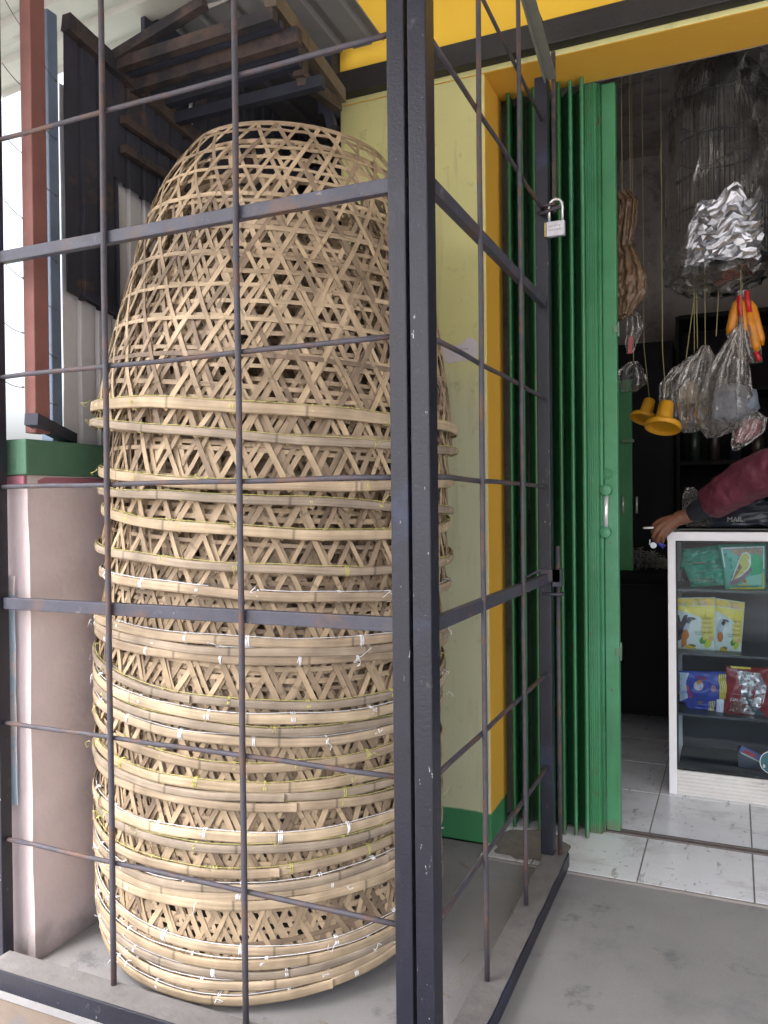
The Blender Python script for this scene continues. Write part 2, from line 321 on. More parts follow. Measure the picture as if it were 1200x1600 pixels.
# ---- shop building
def wall_material():
    m = mat('shop wall paint', (.68, .66, .30), .8, 0, .07, 2.5, .25, 60)
    n = m.node_tree.nodes; L = m.node_tree.links; b = n['Principled BSDF']
    src = b.inputs['Base Color'].links[0].from_socket
    ge = n.new('ShaderNodeNewGeometry'); sp = n.new('ShaderNodeSeparateXYZ'); L.new(ge.outputs['Position'], sp.inputs[0])
    sn = n.new('ShaderNodeSeparateXYZ'); L.new(ge.outputs['True Normal'], sn.inputs[0])
    nz = n.new('ShaderNodeTexNoise'); nz.inputs['Scale'].default_value = 6; nz.inputs['Detail'].default_value = 8; L.new(ge.outputs['Position'], nz.inputs[0])
    def mask(sock, thr, wob, soft):
        a = n.new('ShaderNodeMath'); a.operation = 'MULTIPLY_ADD'; L.new(nz.outputs[0], a.inputs[0]); a.inputs[1].default_value = wob; L.new(sock, a.inputs[2])
        r = n.new('ShaderNodeMapRange'); L.new(a.outputs[0], r.inputs[0]); r.inputs[1].default_value = thr+wob/2-soft; r.inputs[2].default_value = thr+wob/2+soft; r.interpolation_type = 'SMOOTHSTEP'; return r.outputs[0]
    def mix(f, a, bcol):
        q = n.new('ShaderNodeMix'); q.data_type = 'RGBA'; L.new(f, q.inputs[0]); L.new(a, q.inputs[6]); q.inputs[7].default_value = (*bcol, 1); return q.outputs[2]
    def inv(f):
        q = n.new('ShaderNodeMath'); q.operation = 'SUBTRACT'; q.inputs[0].default_value = 1; L.new(f, q.inputs[1]); return q.outputs[0]
    # lower coat, faded greenish grey
    cur = mix(inv(mask(sp.outputs[2], 1.66, .35, .16)), src, (.56, .575, .39))
    # stains
    n3 = n.new('ShaderNodeTexNoise'); n3.inputs['Scale'].default_value = 14; n3.inputs['Detail'].default_value = 12; n3.inputs['Roughness'].default_value = .75; L.new(ge.outputs['Position'], n3.inputs[0])
    r = n.new('ShaderNodeMapRange'); L.new(n3.outputs[0], r.inputs[0]); r.inputs[1].default_value = .57; r.inputs[2].default_value = .78
    cur = mix(r.outputs[0], cur, (.28, .27, .15))
    mp_ = n.new('ShaderNodeMapping'); mp_.inputs['Scale'].default_value = (1, 1, .12); L.new(ge.outputs['Position'], mp_.inputs[0])
    n4 = n.new('ShaderNodeTexNoise'); n4.inputs['Scale'].default_value = 22; n4.inputs['Detail'].default_value = 8; L.new(mp_.outputs[0], n4.inputs[0])
    r = n.new('ShaderNodeMapRange'); L.new(n4.outputs[0], r.inputs[0]); r.inputs[1].default_value = .55; r.inputs[2].default_value = .85; r.inputs[4].default_value = .8
    cur = mix(r.outputs[0], cur, (.38, .36, .19))
    # orange: returns (+x faces and undersides) and everything above the beam
    ox = mask(sn.outputs[0], .5, 0, .01); ax = mask(sp.outputs[2], 2.76, 0, .01)
    un = n.new('ShaderNodeMath'); un.operation = 'LESS_THAN'; L.new(sn.outputs[2], un.inputs[0]); un.inputs[1].default_value = -.5
    OR = (.72, .40, .045)
    cur = mix(ox, cur, OR); cur = mix(ax, cur, (.84, .53, .045)); cur = mix(un.outputs[0], cur, OR)
    # green base
    cur = mix(inv(mask(sp.outputs[2], .112, .03, .004)), cur, (.045, .22, .09))
    L.new(cur, b.inputs['Base Color'])
    return m
m_wall = wall_material()
FY = 2.706; LZ = 2.70
sb = thing('shop_building', (-1.0, FY, 0), 'yellow shop front with pale green pier, orange door surround and black beam', 'building')
q = MB()
q.box((-1.351, FY, .0), (-.788, 2.93, LZ)); q.box((1.95, FY, 0), (3.2, 2.93, LZ)); q.box((-1.351, FY-.001, LZ), (3.2, 2.93, 4.4))
wl = child(q, 'wall', m_wall, sb); soften(wl, .006, 2)
q = MB(); q.box((-1.39, 2.655, 2.717), (3.2, 2.704, 2.800)); bm_ = child(q, 'beam', m_black, sb); soften(bm_, .004)
q = MB(); q.box((-1.415, 2.65, 2.66), (-1.353, 2.72, 4.3)); child(q, 'corner_post', m_dark, sb)
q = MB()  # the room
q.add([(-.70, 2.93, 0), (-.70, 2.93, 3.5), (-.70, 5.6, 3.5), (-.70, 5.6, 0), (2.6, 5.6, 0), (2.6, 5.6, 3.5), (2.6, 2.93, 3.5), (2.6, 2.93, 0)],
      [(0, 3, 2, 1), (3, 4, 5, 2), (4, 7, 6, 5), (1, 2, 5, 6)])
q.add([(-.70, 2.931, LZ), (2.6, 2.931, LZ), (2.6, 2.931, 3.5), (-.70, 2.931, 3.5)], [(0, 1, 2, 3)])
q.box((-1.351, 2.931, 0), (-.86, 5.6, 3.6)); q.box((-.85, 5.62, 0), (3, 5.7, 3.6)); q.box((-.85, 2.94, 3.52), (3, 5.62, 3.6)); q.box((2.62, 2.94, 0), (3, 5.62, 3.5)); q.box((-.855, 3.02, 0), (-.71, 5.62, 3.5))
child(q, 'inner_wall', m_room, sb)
# torn paper on the pier
tp = MB(); o2 = [(690, 527), (700, 541), (720, 539), (728, 530), (738, 527), (746, 535), (747, 552), (741, 563), (722, 564), (702, 568), (690, 560)]
P = [at(x, y, y=FY) for x, y in o2]; vs = [(p.x, FY-.003, p.z) for p in P]+[(p.x, FY-.0015, p.z) for p in P]; n = len(P)
tp.add(vs, [tuple(range(n))]+[(i, (i+1) % n, n+(i+1) % n, n+i) for i in range(n)])
m_paper = mat('torn paper', (.66, .63, .68), .9, 0, .06, 20)
tpo = tp.build('torn_poster', m_paper); tag(tpo, 'torn remnant of white paper stuck on the pale green pier', 'poster')
V, F = text2d('PENGUMUMAN', .007); tx = MB(); a0 = at(712, 548, y=FY)
tx.add([(a0.x+v[0], FY-.0038, a0.z+v[1]) for v in V], F); tx.build('print', plain('grey print', (.12, .12, .15)), tpo)

# slivers of bamboo and grit swept up against the wall and the baskets
rd9 = random.Random(4); scr = MB()
for k in range(70):
    if k < 40: a_ = rd9.uniform(-1.9, 1.2); x_, y_ = -1.30+.60*math.cos(a_)+rd9.gauss(0, .05), 2.02+.60*math.sin(a_)+rd9.gauss(0, .05)
    else: x_, y_ = rd9.uniform(-1.66, -.62), rd9.choice((rd9.uniform(2.58, 2.68), rd9.uniform(1.5, 1.56)))
    if y_ > 2.68 or y_ < 1.505 or x_ > -.60 or x_ < -1.68: continue
    t_ = rd9.uniform(0, 3.14); l_ = rd9.uniform(.004, .028); z_ = .0035
    scr.bar((x_-l_*math.cos(t_), y_-l_*math.sin(t_), z_), (x_+l_*math.cos(t_), y_+l_*math.sin(t_), z_+rd9.uniform(0, .006)), rd9.uniform(.001, .003), .0012)
tag(scr.build('bamboo_litter', mat('dry litter', (.27, .21, .14), .9, 0, .4, 60)), kind='stuff')
# ---- awning high above the porch, low lean-to roof at the left
def corrugated(x0, x1, y0, y1, zf, pitch=.09, h=.018, along='y', th=.002):
    "sheet with ribs; zf(x,y) gives its height"
    m = MB(); xs_ = []; x = x0; span = (x0, x1) if along == 'y' else (y0, y1)
    x = span[0]
    while x < span[1]: xs_ += [(x, 0), (x+pitch*.62, 0), (x+pitch*.70, h), (x+pitch*.92, h)]; x += pitch
    xs_.append((x, 0))
    V = []
    for (u, dz) in xs_:
        for e in (0, 1):
            if along == 'y': X, Y = u, (y0, y1)[e]
            else: X, Y = (x0, x1)[e], u
            V.append((X, Y, zf(X, Y)+dz))
    n = len(xs_); F = [(2*i, 2*i+1, 2*i+3, 2*i+2) for i in range(n-1)]
    m.add(V, F); return m
aw = thing('awning', (0, 1, 3.6), 'flat sheet metal awning above the shop porch', 'awning')
q = corrugated(-2.12, 3.4, -3.0, 2.69, lambda x, y: 3.62-.06*(2.69-y)); o = child(q, 'roof_sheet', m_roof, aw); md = o.modifiers.new('t', 'SOLIDIFY'); md.thickness = .003
for yy in (-2.9, -1.6, -.3, 1.0, 2.55):
    q = MB(); q.box((-1.38, yy, 3.32-.0), (3.4, yy+.05, 3.37)); child(q, 'purlin', m_dark, aw)
lr = thing('lean_to_roof', (-1.76, 2, 2.6), 'pale sheet lean-to roof on rusty purlins over the gap beside the shop', 'roof')
q = corrugated(-2.55, -1.30, .95, 2.16, lambda x, y: 2.70+.10*(y-1.2)+.10*(x+2.2), .16, .02, 'x')
o = child(q, 'roof_sheet', m_roof, lr); md = o.modifiers.new('t', 'SOLIDIFY'); md.thickness = .003
m_roofb = mat('grey roof sheet', (.24, .24, .25), .6, .1, .15, 4, .2, 30)
q = corrugated(-1.98, -1.18, 2.02, 2.64, lambda x, y: 2.875-.03*(y-2.16), .12, .02, 'y')
o = child(q, 'rear_sheet', m_roofb, lr); md = o.modifiers.new('t', 'SOLIDIFY'); md.thickness = .003
q = MB(); q.box((-1.40, 2.66, 2.84), (-1.36, 4.7, 3.6)); child(q, 'side_board', m_dark, lr)
q = corrugated(-1.98, -1.40, 2.645, 4.8, lambda x, y: 2.86-.03*(y-2.16), .12, .02, 'y')
o = child(q, 'rear_sheet', mat('dark roof sheet', (.12, .12, .125), .6, 0, .2, 4), lr); md = o.modifiers.new('t', 'SOLIDIFY'); md.thickness = .003
for (l, r, x2, wd, hh, mm) in (((168, 97), (320, 4), -1.20, .03, .03, m_rust), ((172, 107), (430, 24), -1.36, .03, .035, m_rust), ((200, 137), (468, 56), -1.38, .03, .045, m_rust),
                               ((247, 160), (470, 92), -1.42, .03, .05, m_dark), ((262, 190), (505, 128), -1.42, .03, .035, m_dark), ((225, 150), (470, 80), -1.42, .03, .03, m_dark), ((185, 120), (440, 38), -1.40, .02, .02, m_dark)):
    a = at(*l, x=-1.76); b = at(*r, y=a.y); q = MB(); q.bar(a, b, wd, hh, mi=0); child(q, 'purlin', mm, lr)
a = Vector((-1.76, 3.0, 2.60)); q = MB(); q.bar(a, a+Vector((.40, 0, .0)), .03, .05); child(q, 'purlin', m_dark, lr)
a = Vector((-1.76, 3.6, 2.62)); q = MB(); q.bar(a, a+Vector((.40, 0, .0)), .03, .05); child(q, 'purlin', m_dark, lr)
q = MB(); q.bar(at(422, -5, y=1.93), at(533, 150, y=2.62), .035, .05); child(q, 'brace', m_wood, lr)
q = MB(); q.bar(at(470, 55, y=2.19), at(470, 122, y=2.19), .035, .035, (0, 1, 0)); child(q, 'hanger', m_rust, lr)
q = MB(); q.bar(at(236, 52, y=2.3), at(236, 118, y=2.3), .03, .02, (0, 1, 0)); child(q, 'hanger', m_rust, lr)
q = MB(); q.bar(at(470, 122, y=2.19), at(528, 165, y=2.62), .03, .04); child(q, 'brace', m_rust, lr)
q = MB(); q.bar(at(500, 130, y=2.6), at(520, 200, y=2.6), .03, .03, (0, 1, 0)); child(q, 'hanger', m_dark, lr)
q = MB(); q.bar(at(330, 130, y=2.9), at(420, 200, y=3.3), .03, .03); child(q, 'brace', m_dark, lr)
# back of the gap
q = MB(); q.box((-1.80, 2.13, 2.50), (-1.785, 2.40, 2.90)); child(q, 'side_board', m_dark, lr)
bw = MB(); bw.box((-2.2, 4.82, 0), (-1.36, 4.9, 3.0)); o = bw.build('back_fence', m_zdark); tag(o, 'dark sheet fence closing the far end of the gap beside the shop', 'fence')

# ---- sheet metal wall standing on the pink parapet
sw = thing('sheet_wall', (-1.76, 2.2, 1.38), 'ribbed grey sheet metal wall with its shadow built as dark sheets, standing on the green capped parapet', 'wall')
def ribbed(pts_top, pts_bot, x, pitch=.072, depth=.012):
    "vertical-rib sheet in plane x between two polylines given as (y,z)"
    y0, y1 = pts_top[0][0], pts_top[-1][0]
    def itp(P, y):
        for a, b in zip(P, P[1:]):
            if y <= b[0]: return a[1]+(b[1]-a[1])*(y-a[0])/(b[0]-a[0])
        return P[-1][1]
    cols = []; y = y0
    while y < y1: cols += [(y, 0), (y+pitch*.70, 0), (y+pitch*.78, depth), (y+pitch*.92, depth)]; y += pitch
    cols = [(min(a, y1), d) for a, d in cols]+[(y1, 0)]
    cl = []
    for c in cols:
        if not cl or c[0] > cl[-1][0]+1e-5: cl.append(c)
    V = []; K = 10
    for (yy, d) in cl:
        zt, zb = itp(pts_top, yy), itp(pts_bot, yy)
        for k in range(K+1):
            z = zb+(zt-zb)*k/K; V.append((x-d+.004*nz3(yy*9, z*5, x), yy, z))
    F = []
    for i in range(len(cl)-1):
        for k in range(K): F.append((i*(K+1)+k, (i+1)*(K+1)+k, (i+1)*(K+1)+k+1, i*(K+1)+k+1))
    m = MB(); m.add(V, F); return m
SX = -1.765
q = ribbed([(1.74, 2.42), (2.34, 2.42), (2.36, 2.86), (4.8, 2.80)], [(1.74, 1.37), (4.8, 1.37)], SX); o = child(q, 'zinc_sheet', m_zinc, sw); md = o.modifiers.new('t', 'SOLIDIFY'); md.thickness = .002
q = ribbed([(1.735, 2.58), (1.95, 2.553)], [(1.735, 1.82), (1.95, 1.782)], SX+.022); o = child(q, 'shadow_sheet', m_zdark, sw); md = o.modifiers.new('t', 'SOLIDIFY'); md.thickness = .002  # shadow on the zinc wall, built as a dark sheet in front of it
q = ribbed([(1.93, 2.556), (2.34, 2.50), (2.36, 2.86), (4.8, 2.80)], [(1.93, 2.22), (2.34, 2.15), (2.7, 1.9), (4.8, 1.9)], SX+.024); o = child(q, 'shadow_sheet', m_zdark, sw); md = o.modifiers.new('t', 'SOLIDIFY'); md.thickness = .002  # rest of that shadow, as a second dark sheet
q = MB(); q.bar((SX+.03, 1.735, 2.585), (SX+.03, 2.35, 2.497), .03, .05); child(q, 'top_rail', m_rust, sw)
for z in (2.40, 2.31):
    q = MB(); q.bar((SX+.04, 1.95, z), (SX+.04, 2.4, z-.02), .02, .025); child(q, 'girt', m_rust, sw)
q = MB(); q.bar((SX+.04, 1.78, 1.825), (SX+.04, 1.925, 1.796), .012, .02); child(q, 'girt', m_dark, sw)
q = MB(); a = at(268, 140, x=-1.73); q.bar((a.x, 2.43, 2.5), (a.x, 2.43, 1.38), .04, .05, (0, 1, 0)); child(q, 'post', m_dark, sw)
q = MB(); q.box((-1.795, 1.685, 1.385), (-1.752, 1.722, 2.60)); o = child(q, 'post', m_bluepost, sw); o['label'] = 'blue grey end post'; soften(o, .003)

# ---- pink parapet with green cap
pw = thing('parapet_wall', (-1.9, 1.543, 0), 'low pink plastered wall with a green painted cap at the left of the fence', 'wall')
q = MB()
# slightly uneven plastered box
bm2 = bmesh.new(); bmesh.ops.create_cube(bm2, size=1)
for v in bm2.verts: v.co = Vector((-2.20+v.co.x*1.00, 3.2+v.co.y*3.31, .575+v.co.z*1.43))
bmesh.ops.subdivide_edges(bm2, edges=bm2.edges[:], cuts=14, use_grid_fill=True)
for v in bm2.verts:
    n0 = nz3(v.co.x*3, v.co.y*3, v.co.z*3)*.007+nz3(v.co.x*11, v.co.y*11, v.co.z*11)*.002
    v.co.x += n0; v.co.y += n0
bm2.verts.index_update(); q.add([v.co[:] for v in bm2.verts], [[v.index for v in f.verts] for f in bm2.faces]); bm2.free()
o = child(q, 'plaster_body', m_pink, pw, True); o.modifiers.new('es', 'EDGE_SPLIT')
q = MB(); q.box((-2.72, 1.528, 1.288), (-1.684, 4.87, 1.382), bev=.006); child(q, 'cap', m_cap, pw)
q = MB(); q.box((-2.715, 1.534, 1.262), (-1.700, 4.865, 1.287), bev=.004); child(q, 'band', m_pinkline, pw)
# faded poster on its front face
m_post1 = mat('faded blue poster', (.50, .64, .74), .85, 0, .1, 10, .1, 40, [((.74, .68, .68), 5, .50, .58, (1, 1, 1)), ((.20, .26, .33), 40, .60, .66, (1, 1, .5))])
a = at(8, 900, y=1.531); b = at(27, 1258, y=1.531)
q = MB(); V = []; Nn = 16
for i in range(Nn+1):
    z = a.z+(b.z-a.z)*i/Nn; e = .004*nz3(z*20, 1, 2)
    V += [(-1.90, 1.5305, z), (b.x+e, 1.5305, z), (-1.90, 1.5325, z), (b.x+e, 1.5325, z)]
F = []
for i in range(Nn): k = 4*i; F += [(k, k+1, k+5, k+4), (k+1, k+3, k+7, k+5)]
q.add(V, F); o = q.build('wall_poster', m_post1); tag(o, 'weathered blue and white poster flaking off the front of the pink wall', 'poster')

# ---- red post, base rail and wires
rp = at(53, 672, y=1.575)
o = MB(); cx = at(52, 500, y=1.56).x
o.box((cx-.022, 1.548, 1.398), (cx+.016, 1.598, 3.0)); o = o.build('fence_post', m_redpost); soften(o, .003); tag(o, 'rusty red steel post standing behind the left fence panel', 'post')
o = MB(); o.bar((-1.74, 1.74, 1.386+.012), (-1.655, 1.52, 1.43), .035, .03); o = o.build('base_rail', m_dark); tag(o, 'dark angle rail lying on the green wall cap under the red post', 'rail')
WL = [((2, -12), (38, 48)), ((3, 98), (40, 139)), ((5, 208), (40, 243)), ((5, 310), (40, 344)), ((5, 408), (40, 437)), ((5, 503), (40, 521)), ((6, 595), (40, 605))]
WR_ = [((64, 92), (90, 129)), ((64, 191), (90, 219)), ((64, 282), (90, 307)), ((64, 378), (90, 412)), ((64, 465), (90, 485)), ((64, 537), (90, 561)), ((64, 618), (90, 633))]
OR_ = ('highest', 'second', 'third', 'fourth', 'fifth', 'sixth', 'lowest')
for side, W_, ya, yb in (('left of the red post', WL, 1.530, 1.580), ('between the red and the blue posts', WR_, 1.602, 1.690)):
    for i, (a, b) in enumerate(W_):
        p0 = at(*a, y=ya); p1 = at(*b, y=yb); o = MB(); pts = [p0.lerp(p1, k/8)+Vector((0, 0, -.006*math.sin(math.pi*k/8))) for k in range(9)]
        o.tube(pts, .0011, 5); q_ = pts[7]; o.tube([q_+Vector((0, 0, .003)), q_+Vector((.004, 0, 0)), q_+Vector((0, 0, -.003)), q_+Vector((-.004, 0, 0))], .0010, 4, closed=True)
        o = o.build('wire', m_rod); tag(o, '%s thin rusty wire, counting down, strung %s' % (OR_[i], side), 'wire', 'wires strung '+side)
# far neighbour roof
nb = thing('neighbour_shed', (-7.5, 6.5, -.1), 'small distant wooden shed roof seen low between the left posts', 'shed')
q = MB()
for k in range(7): q.bar((-8.6, 5.4+k*.14, 2.25-k*.02), (-5.6, 6.2+k*.14, 1.42-k*.015), .09, .03)
child(q, 'roof', mat('pale timber', (.55, .47, .36), .8, 0, .2, 4), nb)
q = MB(); q.box((-8.4, 5.9, -.16), (-6.2, 7.2, 1.35)); child(q, 'wall', m_curb, nb)

# ================================================================== STEEL FENCE
Z = [2.152, 1.849, 1.541, 1.256, .955, .644, .3405]
ff = thing('steel_fence', (-1.1, YF, 0), 'left steel bar fence panel of dark rods standing in front of the bamboo baskets', 'fence')
def tubebox(a, b, name, m, root, bev=.0025):
    q = MB(); q.box(a, b); o = child(q, name, m, root); soften(o, bev); return o
tubebox((-.636, YF, .052), (-.5975, YF+.045, 3.15), 'post', m_post, ff)
tubebox((-1.80, YF-.005, -.16), (-1.735, YF+.03, 3.1), 'post', m_post, ff)
for i, z in enumerate(Z):
    if i in (1, 4):
        q = MB(); q.bar((-1.735, YF+.02, z), (-.636, YF+.02, z), .02, .030); o = child(q, 'rail', m_bar, ff); soften(o, .002)
    else:
        q = MB(); pts = [(-1.735+1.099*k/12, YF+.014+.0015*nz3(k*.6, z, 3), z+.003*nz3(k*.5, z*3, 0)) for k in range(13)]; q.tube(pts, .0060, 8); child(q, 'rod', m_rod, ff, True)
for px in (167, 374):
    x = at(px, 800, y=YF).x; q = MB(); pts = [(x+.0025*nz3(k*.4, x, 0), YF+.002+.0015*nz3(k*.5, x, 7), .05+3.05*k/20) for k in range(21)]; q.tube(pts, .0070, 8); child(q, 'rod', m_rod, ff, True)
# bottom channel
q = MB(); q.box((-1.735, YF-.060, -.004), (-.640, YF+.016, .050)); o = child(q, 'bottom_rail', m_post, ff); soften(o, .003)
q = MB(); q.add([(-1.733, YF-.058, .0512), (-.642, YF-.058, .0512), (-.642, YF+.014, .0512), (-1.733, YF+.014, .0512)], [(0, 1, 2, 3)]); child(q, 'rail_dust', m_dust, ff)
rf = thing('steel_fence', (XL, 2.0, 0), 'right steel bar fence panel running back from the corner post to the green gate', 'fence')
tubebox((-.5905, YF, .052), (XL, YF+.050, 3.15), 'post', m_post, rf)
YE = 2.607
q = MB(); q.bar((XL-.015, YE+.0, .052), (XL-.015-.0, YE, 2.58), .042, .042, (0, 1, 0)); o = child(q, 'post', m_post, rf); soften(o, .003)
for i, z in enumerate(Z):
    x = XL-.012
    if i in (1, 4):
        q = MB(); q.bar((x, YF+.05, z), (x, YE-.021, z), .02, .030); o = child(q, 'rail', m_bar, rf); soften(o, .002)
    else:
        q = MB(); pts = [(x+.0015*nz3(k*.7, z, 1), YF+.05+(YE-.0-YF-.05)*k/10, z+.003*nz3(k*.5, z*3, 5)) for k in range(11)]; q.tube(pts, .0060, 8); child(q, 'rod', m_rod, rf, True)
q = MB(); q.tube([(XL-.012, YF+.05, 2.455), (XL-.012, YE, 2.44)], .0055); child(q, 'rod', m_rod, rf, True)
q = MB(); q.tube([(XL-.012, YF+.05, 2.78), (XL-.012, YE, 2.76)], .0055); child(q, 'rod', m_rod, rf, True)
for px, top in ((755, 3.1), (817, 3.1)):
    y = at(px, 800, x=XL).y; q = MB(); pts = [(XL-.001+.002*nz3(k*.4, y, 2), y+.003*nz3(k*.5, y, 7), .05+(top-.05)*k/20) for k in range(21)]; q.tube(pts, .0066, 8); child(q, 'rod', m_rod, rf, True)
q = MB(); q.box((-.578, YF+.0505, .002), (-.503, YE+.03, .050)); o = child(q, 'bottom_rail', m_post, rf); soften(o, .003)
q = MB(); V = []; Nn = 24
for i in range(Nn+1):
    y = YF+.055+(YE+.03-YF-.055)*i/Nn; V += [(-.577, y, .0513), (-.506+.003*nz3(y*14, 0, 0), y, .0513)]
q.add(V, [(2*i, 2*i+1, 2*i+3, 2*i+2) for i in range(Nn)]); child(q, 'rail_dust', m_dust, rf)
# drop bolt along the end post
bx = XL+.024
db = thing('drop_bolt', (bx, YE, 1.0), 'long vertical steel drop bolt with staples on the end post of the fence', 'bolt')
q = MB(); q.tube([(bx, YE, .02), (bx, YE, 1.06)], .0075, 8); q.tube([(bx, YE, .02), (bx, YE, -.002+.012)], .0075, 8); child(q, 'bolt_rod', m_rod, db, True)
q = MB(); q.box((bx-.007, YE-.007, 2.14), (bx+.005, YE+.006, 2.66)); child(q, 'bolt_rod', m_rust, db)
q = MB(); q.box((bx-.050, YE-.03, .945), (bx+.012, YE-.0215, .985)); q.box((bx-.012, YE-.03, .93), (bx+.014, YE+.016, .985)); child(q, 'staple', m_bar, db)
q = MB(); q.tube([(bx-.045, YE-.026, .905), (bx+.010, YE-.03, .905), (bx+.016, YE, .905), (bx+.010, YE+.02, .905)], .0055, 6); q.tube([(bx-.10, YE-.05, .955), (bx-.05, YE-.03, .985)], .004); q.tube([(bx-.10, YE-.05, .940), (bx-.05, YE-.03, .955)], .004); child(q, 'staple', m_bar, db, True)
# stay from the post top
a = at(815, -10, x=XL+.0); st = MB(); 
p1 = Vector((XL, YE-.01, 2.57)); p0 = Vector((XL, a.y, a.z))
st.bar(p0, p1, .035, .005, (1, 0, 0)); st.bar(p0+Vector((.017, 0, 0)), p1+Vector((.017, 0, 0)), .005, .035, (1, 0, 0)); st.bar(p0, p0+Vector((0, -.25, .95)), .035, .006, (1, 0, 0))
o = st.build('angle_stay', mat('grey olive angle', (.14, .145, .12), .6, 0, .2, 10)); tag(o, 'grey angle iron stay rising from the top of the fence end post', 'brace')
# padlock + hasp
pc = at(868, 357, y=YE-.035)
hs = MB(); a = at(846, 330, y=YE-.03); b = at(874, 324, y=YE-.04)
hs.tube([at(840, 333, y=YE), at(846, 334, y=YE-.045), at(862, 327, y=YE-.05), at(874, 323, y=YE-.045), at(880, 326, y=YE)], .006, 8)
hs.tube([at(842, 318, y=YE-.02), at(848, 322, y=YE-.045), at(866, 318, y=YE-.045)], .0045, 8)
o = hs.build('hasp', m_rod, smooth=True); tag(o, 'rusty steel hasp loop on the fence end post holding the padlock', 'hasp')
pl = thing('padlock', tuple(pc), 'small silver padlock hanging from the hasp on the fence end post', 'padlock')
W = .030; hgt = .046
q = MB(); q.box((pc.x-.028, pc.y-.009, pc.z-.026), (pc.x+.030, pc.y+.009, pc.z+.022)); o = child(q, 'body', mat('worn silver', (.62, .62, .68), .35, .5, .2, 60, .4, 200, [((.25, .25, .28), 90, .58, .66, (1, 1, 1))]), pl); soften(o, .0025)
q = MB(); q.box((pc.x-.034, pc.y-.008, pc.z-.024), (pc.x-.0285, pc.y+.008, pc.z+.020)); child(q, 'brass_side', plain('brass', (.45, .33, .12), .4, .6), pl)
q = MB(); A = [(pc.x-.020, pc.y, pc.z+.022), (pc.x-.020, pc.y, pc.z+.072)]
A += [(pc.x+.001-.021*math.cos(t), pc.y, pc.z+.072+.021*math.sin(t)) for t in [math.pi*k/10 for k in range(1, 10)]]+[(pc.x+.022, pc.y, pc.z+.072), (pc.x+.022, pc.y, pc.z+.022)]
q.tube(A, .0045, 10); child(q, 'shackle', m_chrome, pl, True)
for k, tx_ in enumerate(('SECURITY', 'HARDENED')):
    V, F = text2d(tx_, .0085); q = MB(); q.add([(pc.x-.021+v[0], pc.y-.0094, pc.z+.004-.013*k+v[1]) for v in V], F); child(q, 'engraving', plain('engraving', (.2, .2, .23)), pl)

# ================================================================== GREEN FOLDING GATE
fg = thing('folding_gate', (-.6, 2.93, 0), 'green steel folding gate pushed open in narrow pleats beside the shop doorway', 'folding gate')
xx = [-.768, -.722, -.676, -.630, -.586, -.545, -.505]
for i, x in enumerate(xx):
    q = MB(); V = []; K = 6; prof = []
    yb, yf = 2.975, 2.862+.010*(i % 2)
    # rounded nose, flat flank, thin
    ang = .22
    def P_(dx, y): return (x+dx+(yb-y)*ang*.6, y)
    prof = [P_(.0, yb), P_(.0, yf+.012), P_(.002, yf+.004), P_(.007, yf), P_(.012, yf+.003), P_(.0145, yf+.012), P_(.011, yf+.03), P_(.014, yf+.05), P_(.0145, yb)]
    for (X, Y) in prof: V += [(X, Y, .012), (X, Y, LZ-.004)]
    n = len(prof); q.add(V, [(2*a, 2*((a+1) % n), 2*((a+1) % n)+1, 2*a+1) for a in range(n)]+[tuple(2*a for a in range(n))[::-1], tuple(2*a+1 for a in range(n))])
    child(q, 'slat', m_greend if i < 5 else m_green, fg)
    q = MB(); q.bar((x+.014, 2.972, .02), (x+.046, 2.905, .02), .003, .003)
    q = MB(); q.add([(x+.013, 2.974, .02), (x+.050, 2.925, .02), (x+.050, 2.925, 2.69), (x+.013, 2.974, 2.69)], [(0, 1, 2, 3)]); child(q, 'web', m_greend, fg)
# grooved slat and lead stile
q = MB(); prof = [(-.487, 2.94)]
for k in range(5): x0 = -.482+k*.0078; prof += [(x0, 2.925), (x0+.0042, 2.925), (x0+.0050, 2.928), (x0+.0070, 2.928)]
prof += [(-.440, 2.925), (-.440, 2.97), (-.487, 2.97)]
V = []
for (X, Y) in prof: V += [(X, Y, .010), (X, Y, LZ-.004)]
n = len(prof); q.add(V, [(2*a, 2*((a+1) % n), 2*((a+1) % n)+1, 2*a+1) for a in range(n)]+[tuple(2*a for a in range(n))[::-1]]); child(q, 'grooved_slat', m_green, fg)
q = MB(); q.tube([(-.437, 2.945, .012), (-.437, 2.945, LZ-.004)], .0075, 10); child(q, 'edge_bead', m_green, fg, True)
SXa, SXb = -.430, -.381
q = MB(); q.box((SXa, 2.955, .016), (SXb, 2.995, LZ+.0)); ls = child(q, 'lead_stile', m_green, fg); soften(ls, .004)
# dents: nothing; embossed ring mark with a letter C
mc = at(949, 740, y=2.955)
q = MB()
for r in (.019, .0135): q.tube([(mc.x+r*math.cos(t), 2.9545, mc.z+r*math.sin(t)) for t in [2*math.pi*k/28 for k in range(28)]], .0020, 6, closed=True)
q.tube([(mc.x+.007*math.cos(t), 2.9545, mc.z+.007*math.sin(t)) for t in [.7+4.9*k/16 for k in range(17)]], .0016, 6)
q.tube([(mc.x+.001, 2.9545, mc.z), (mc.x+.007, 2.9545, mc.z)], .0014, 6)
sub(q, 'embossed_mark', m_green, ls, True)
h1 = at(947, 766, y=2.94); h2 = at(946, 832, y=2.94)
q = MB(); q.tube([h1, h2], .0095, 12); hd = sub(q, 'handle', m_chrome, ls, True)
for p in (h1, h2):
    q = MB(); Mr = Matrix.Rotation(math.pi/2, 4, 'X'); q.lathe([(0, .021), (.0165, .021), (.0200, .018), (.0205, .010), (.0205, -.018), (0, -.018)], (p.x, p.y, p.z), 20, mat4=Mr); o = sub(q, 'handle_boss', m_green, ls, True)
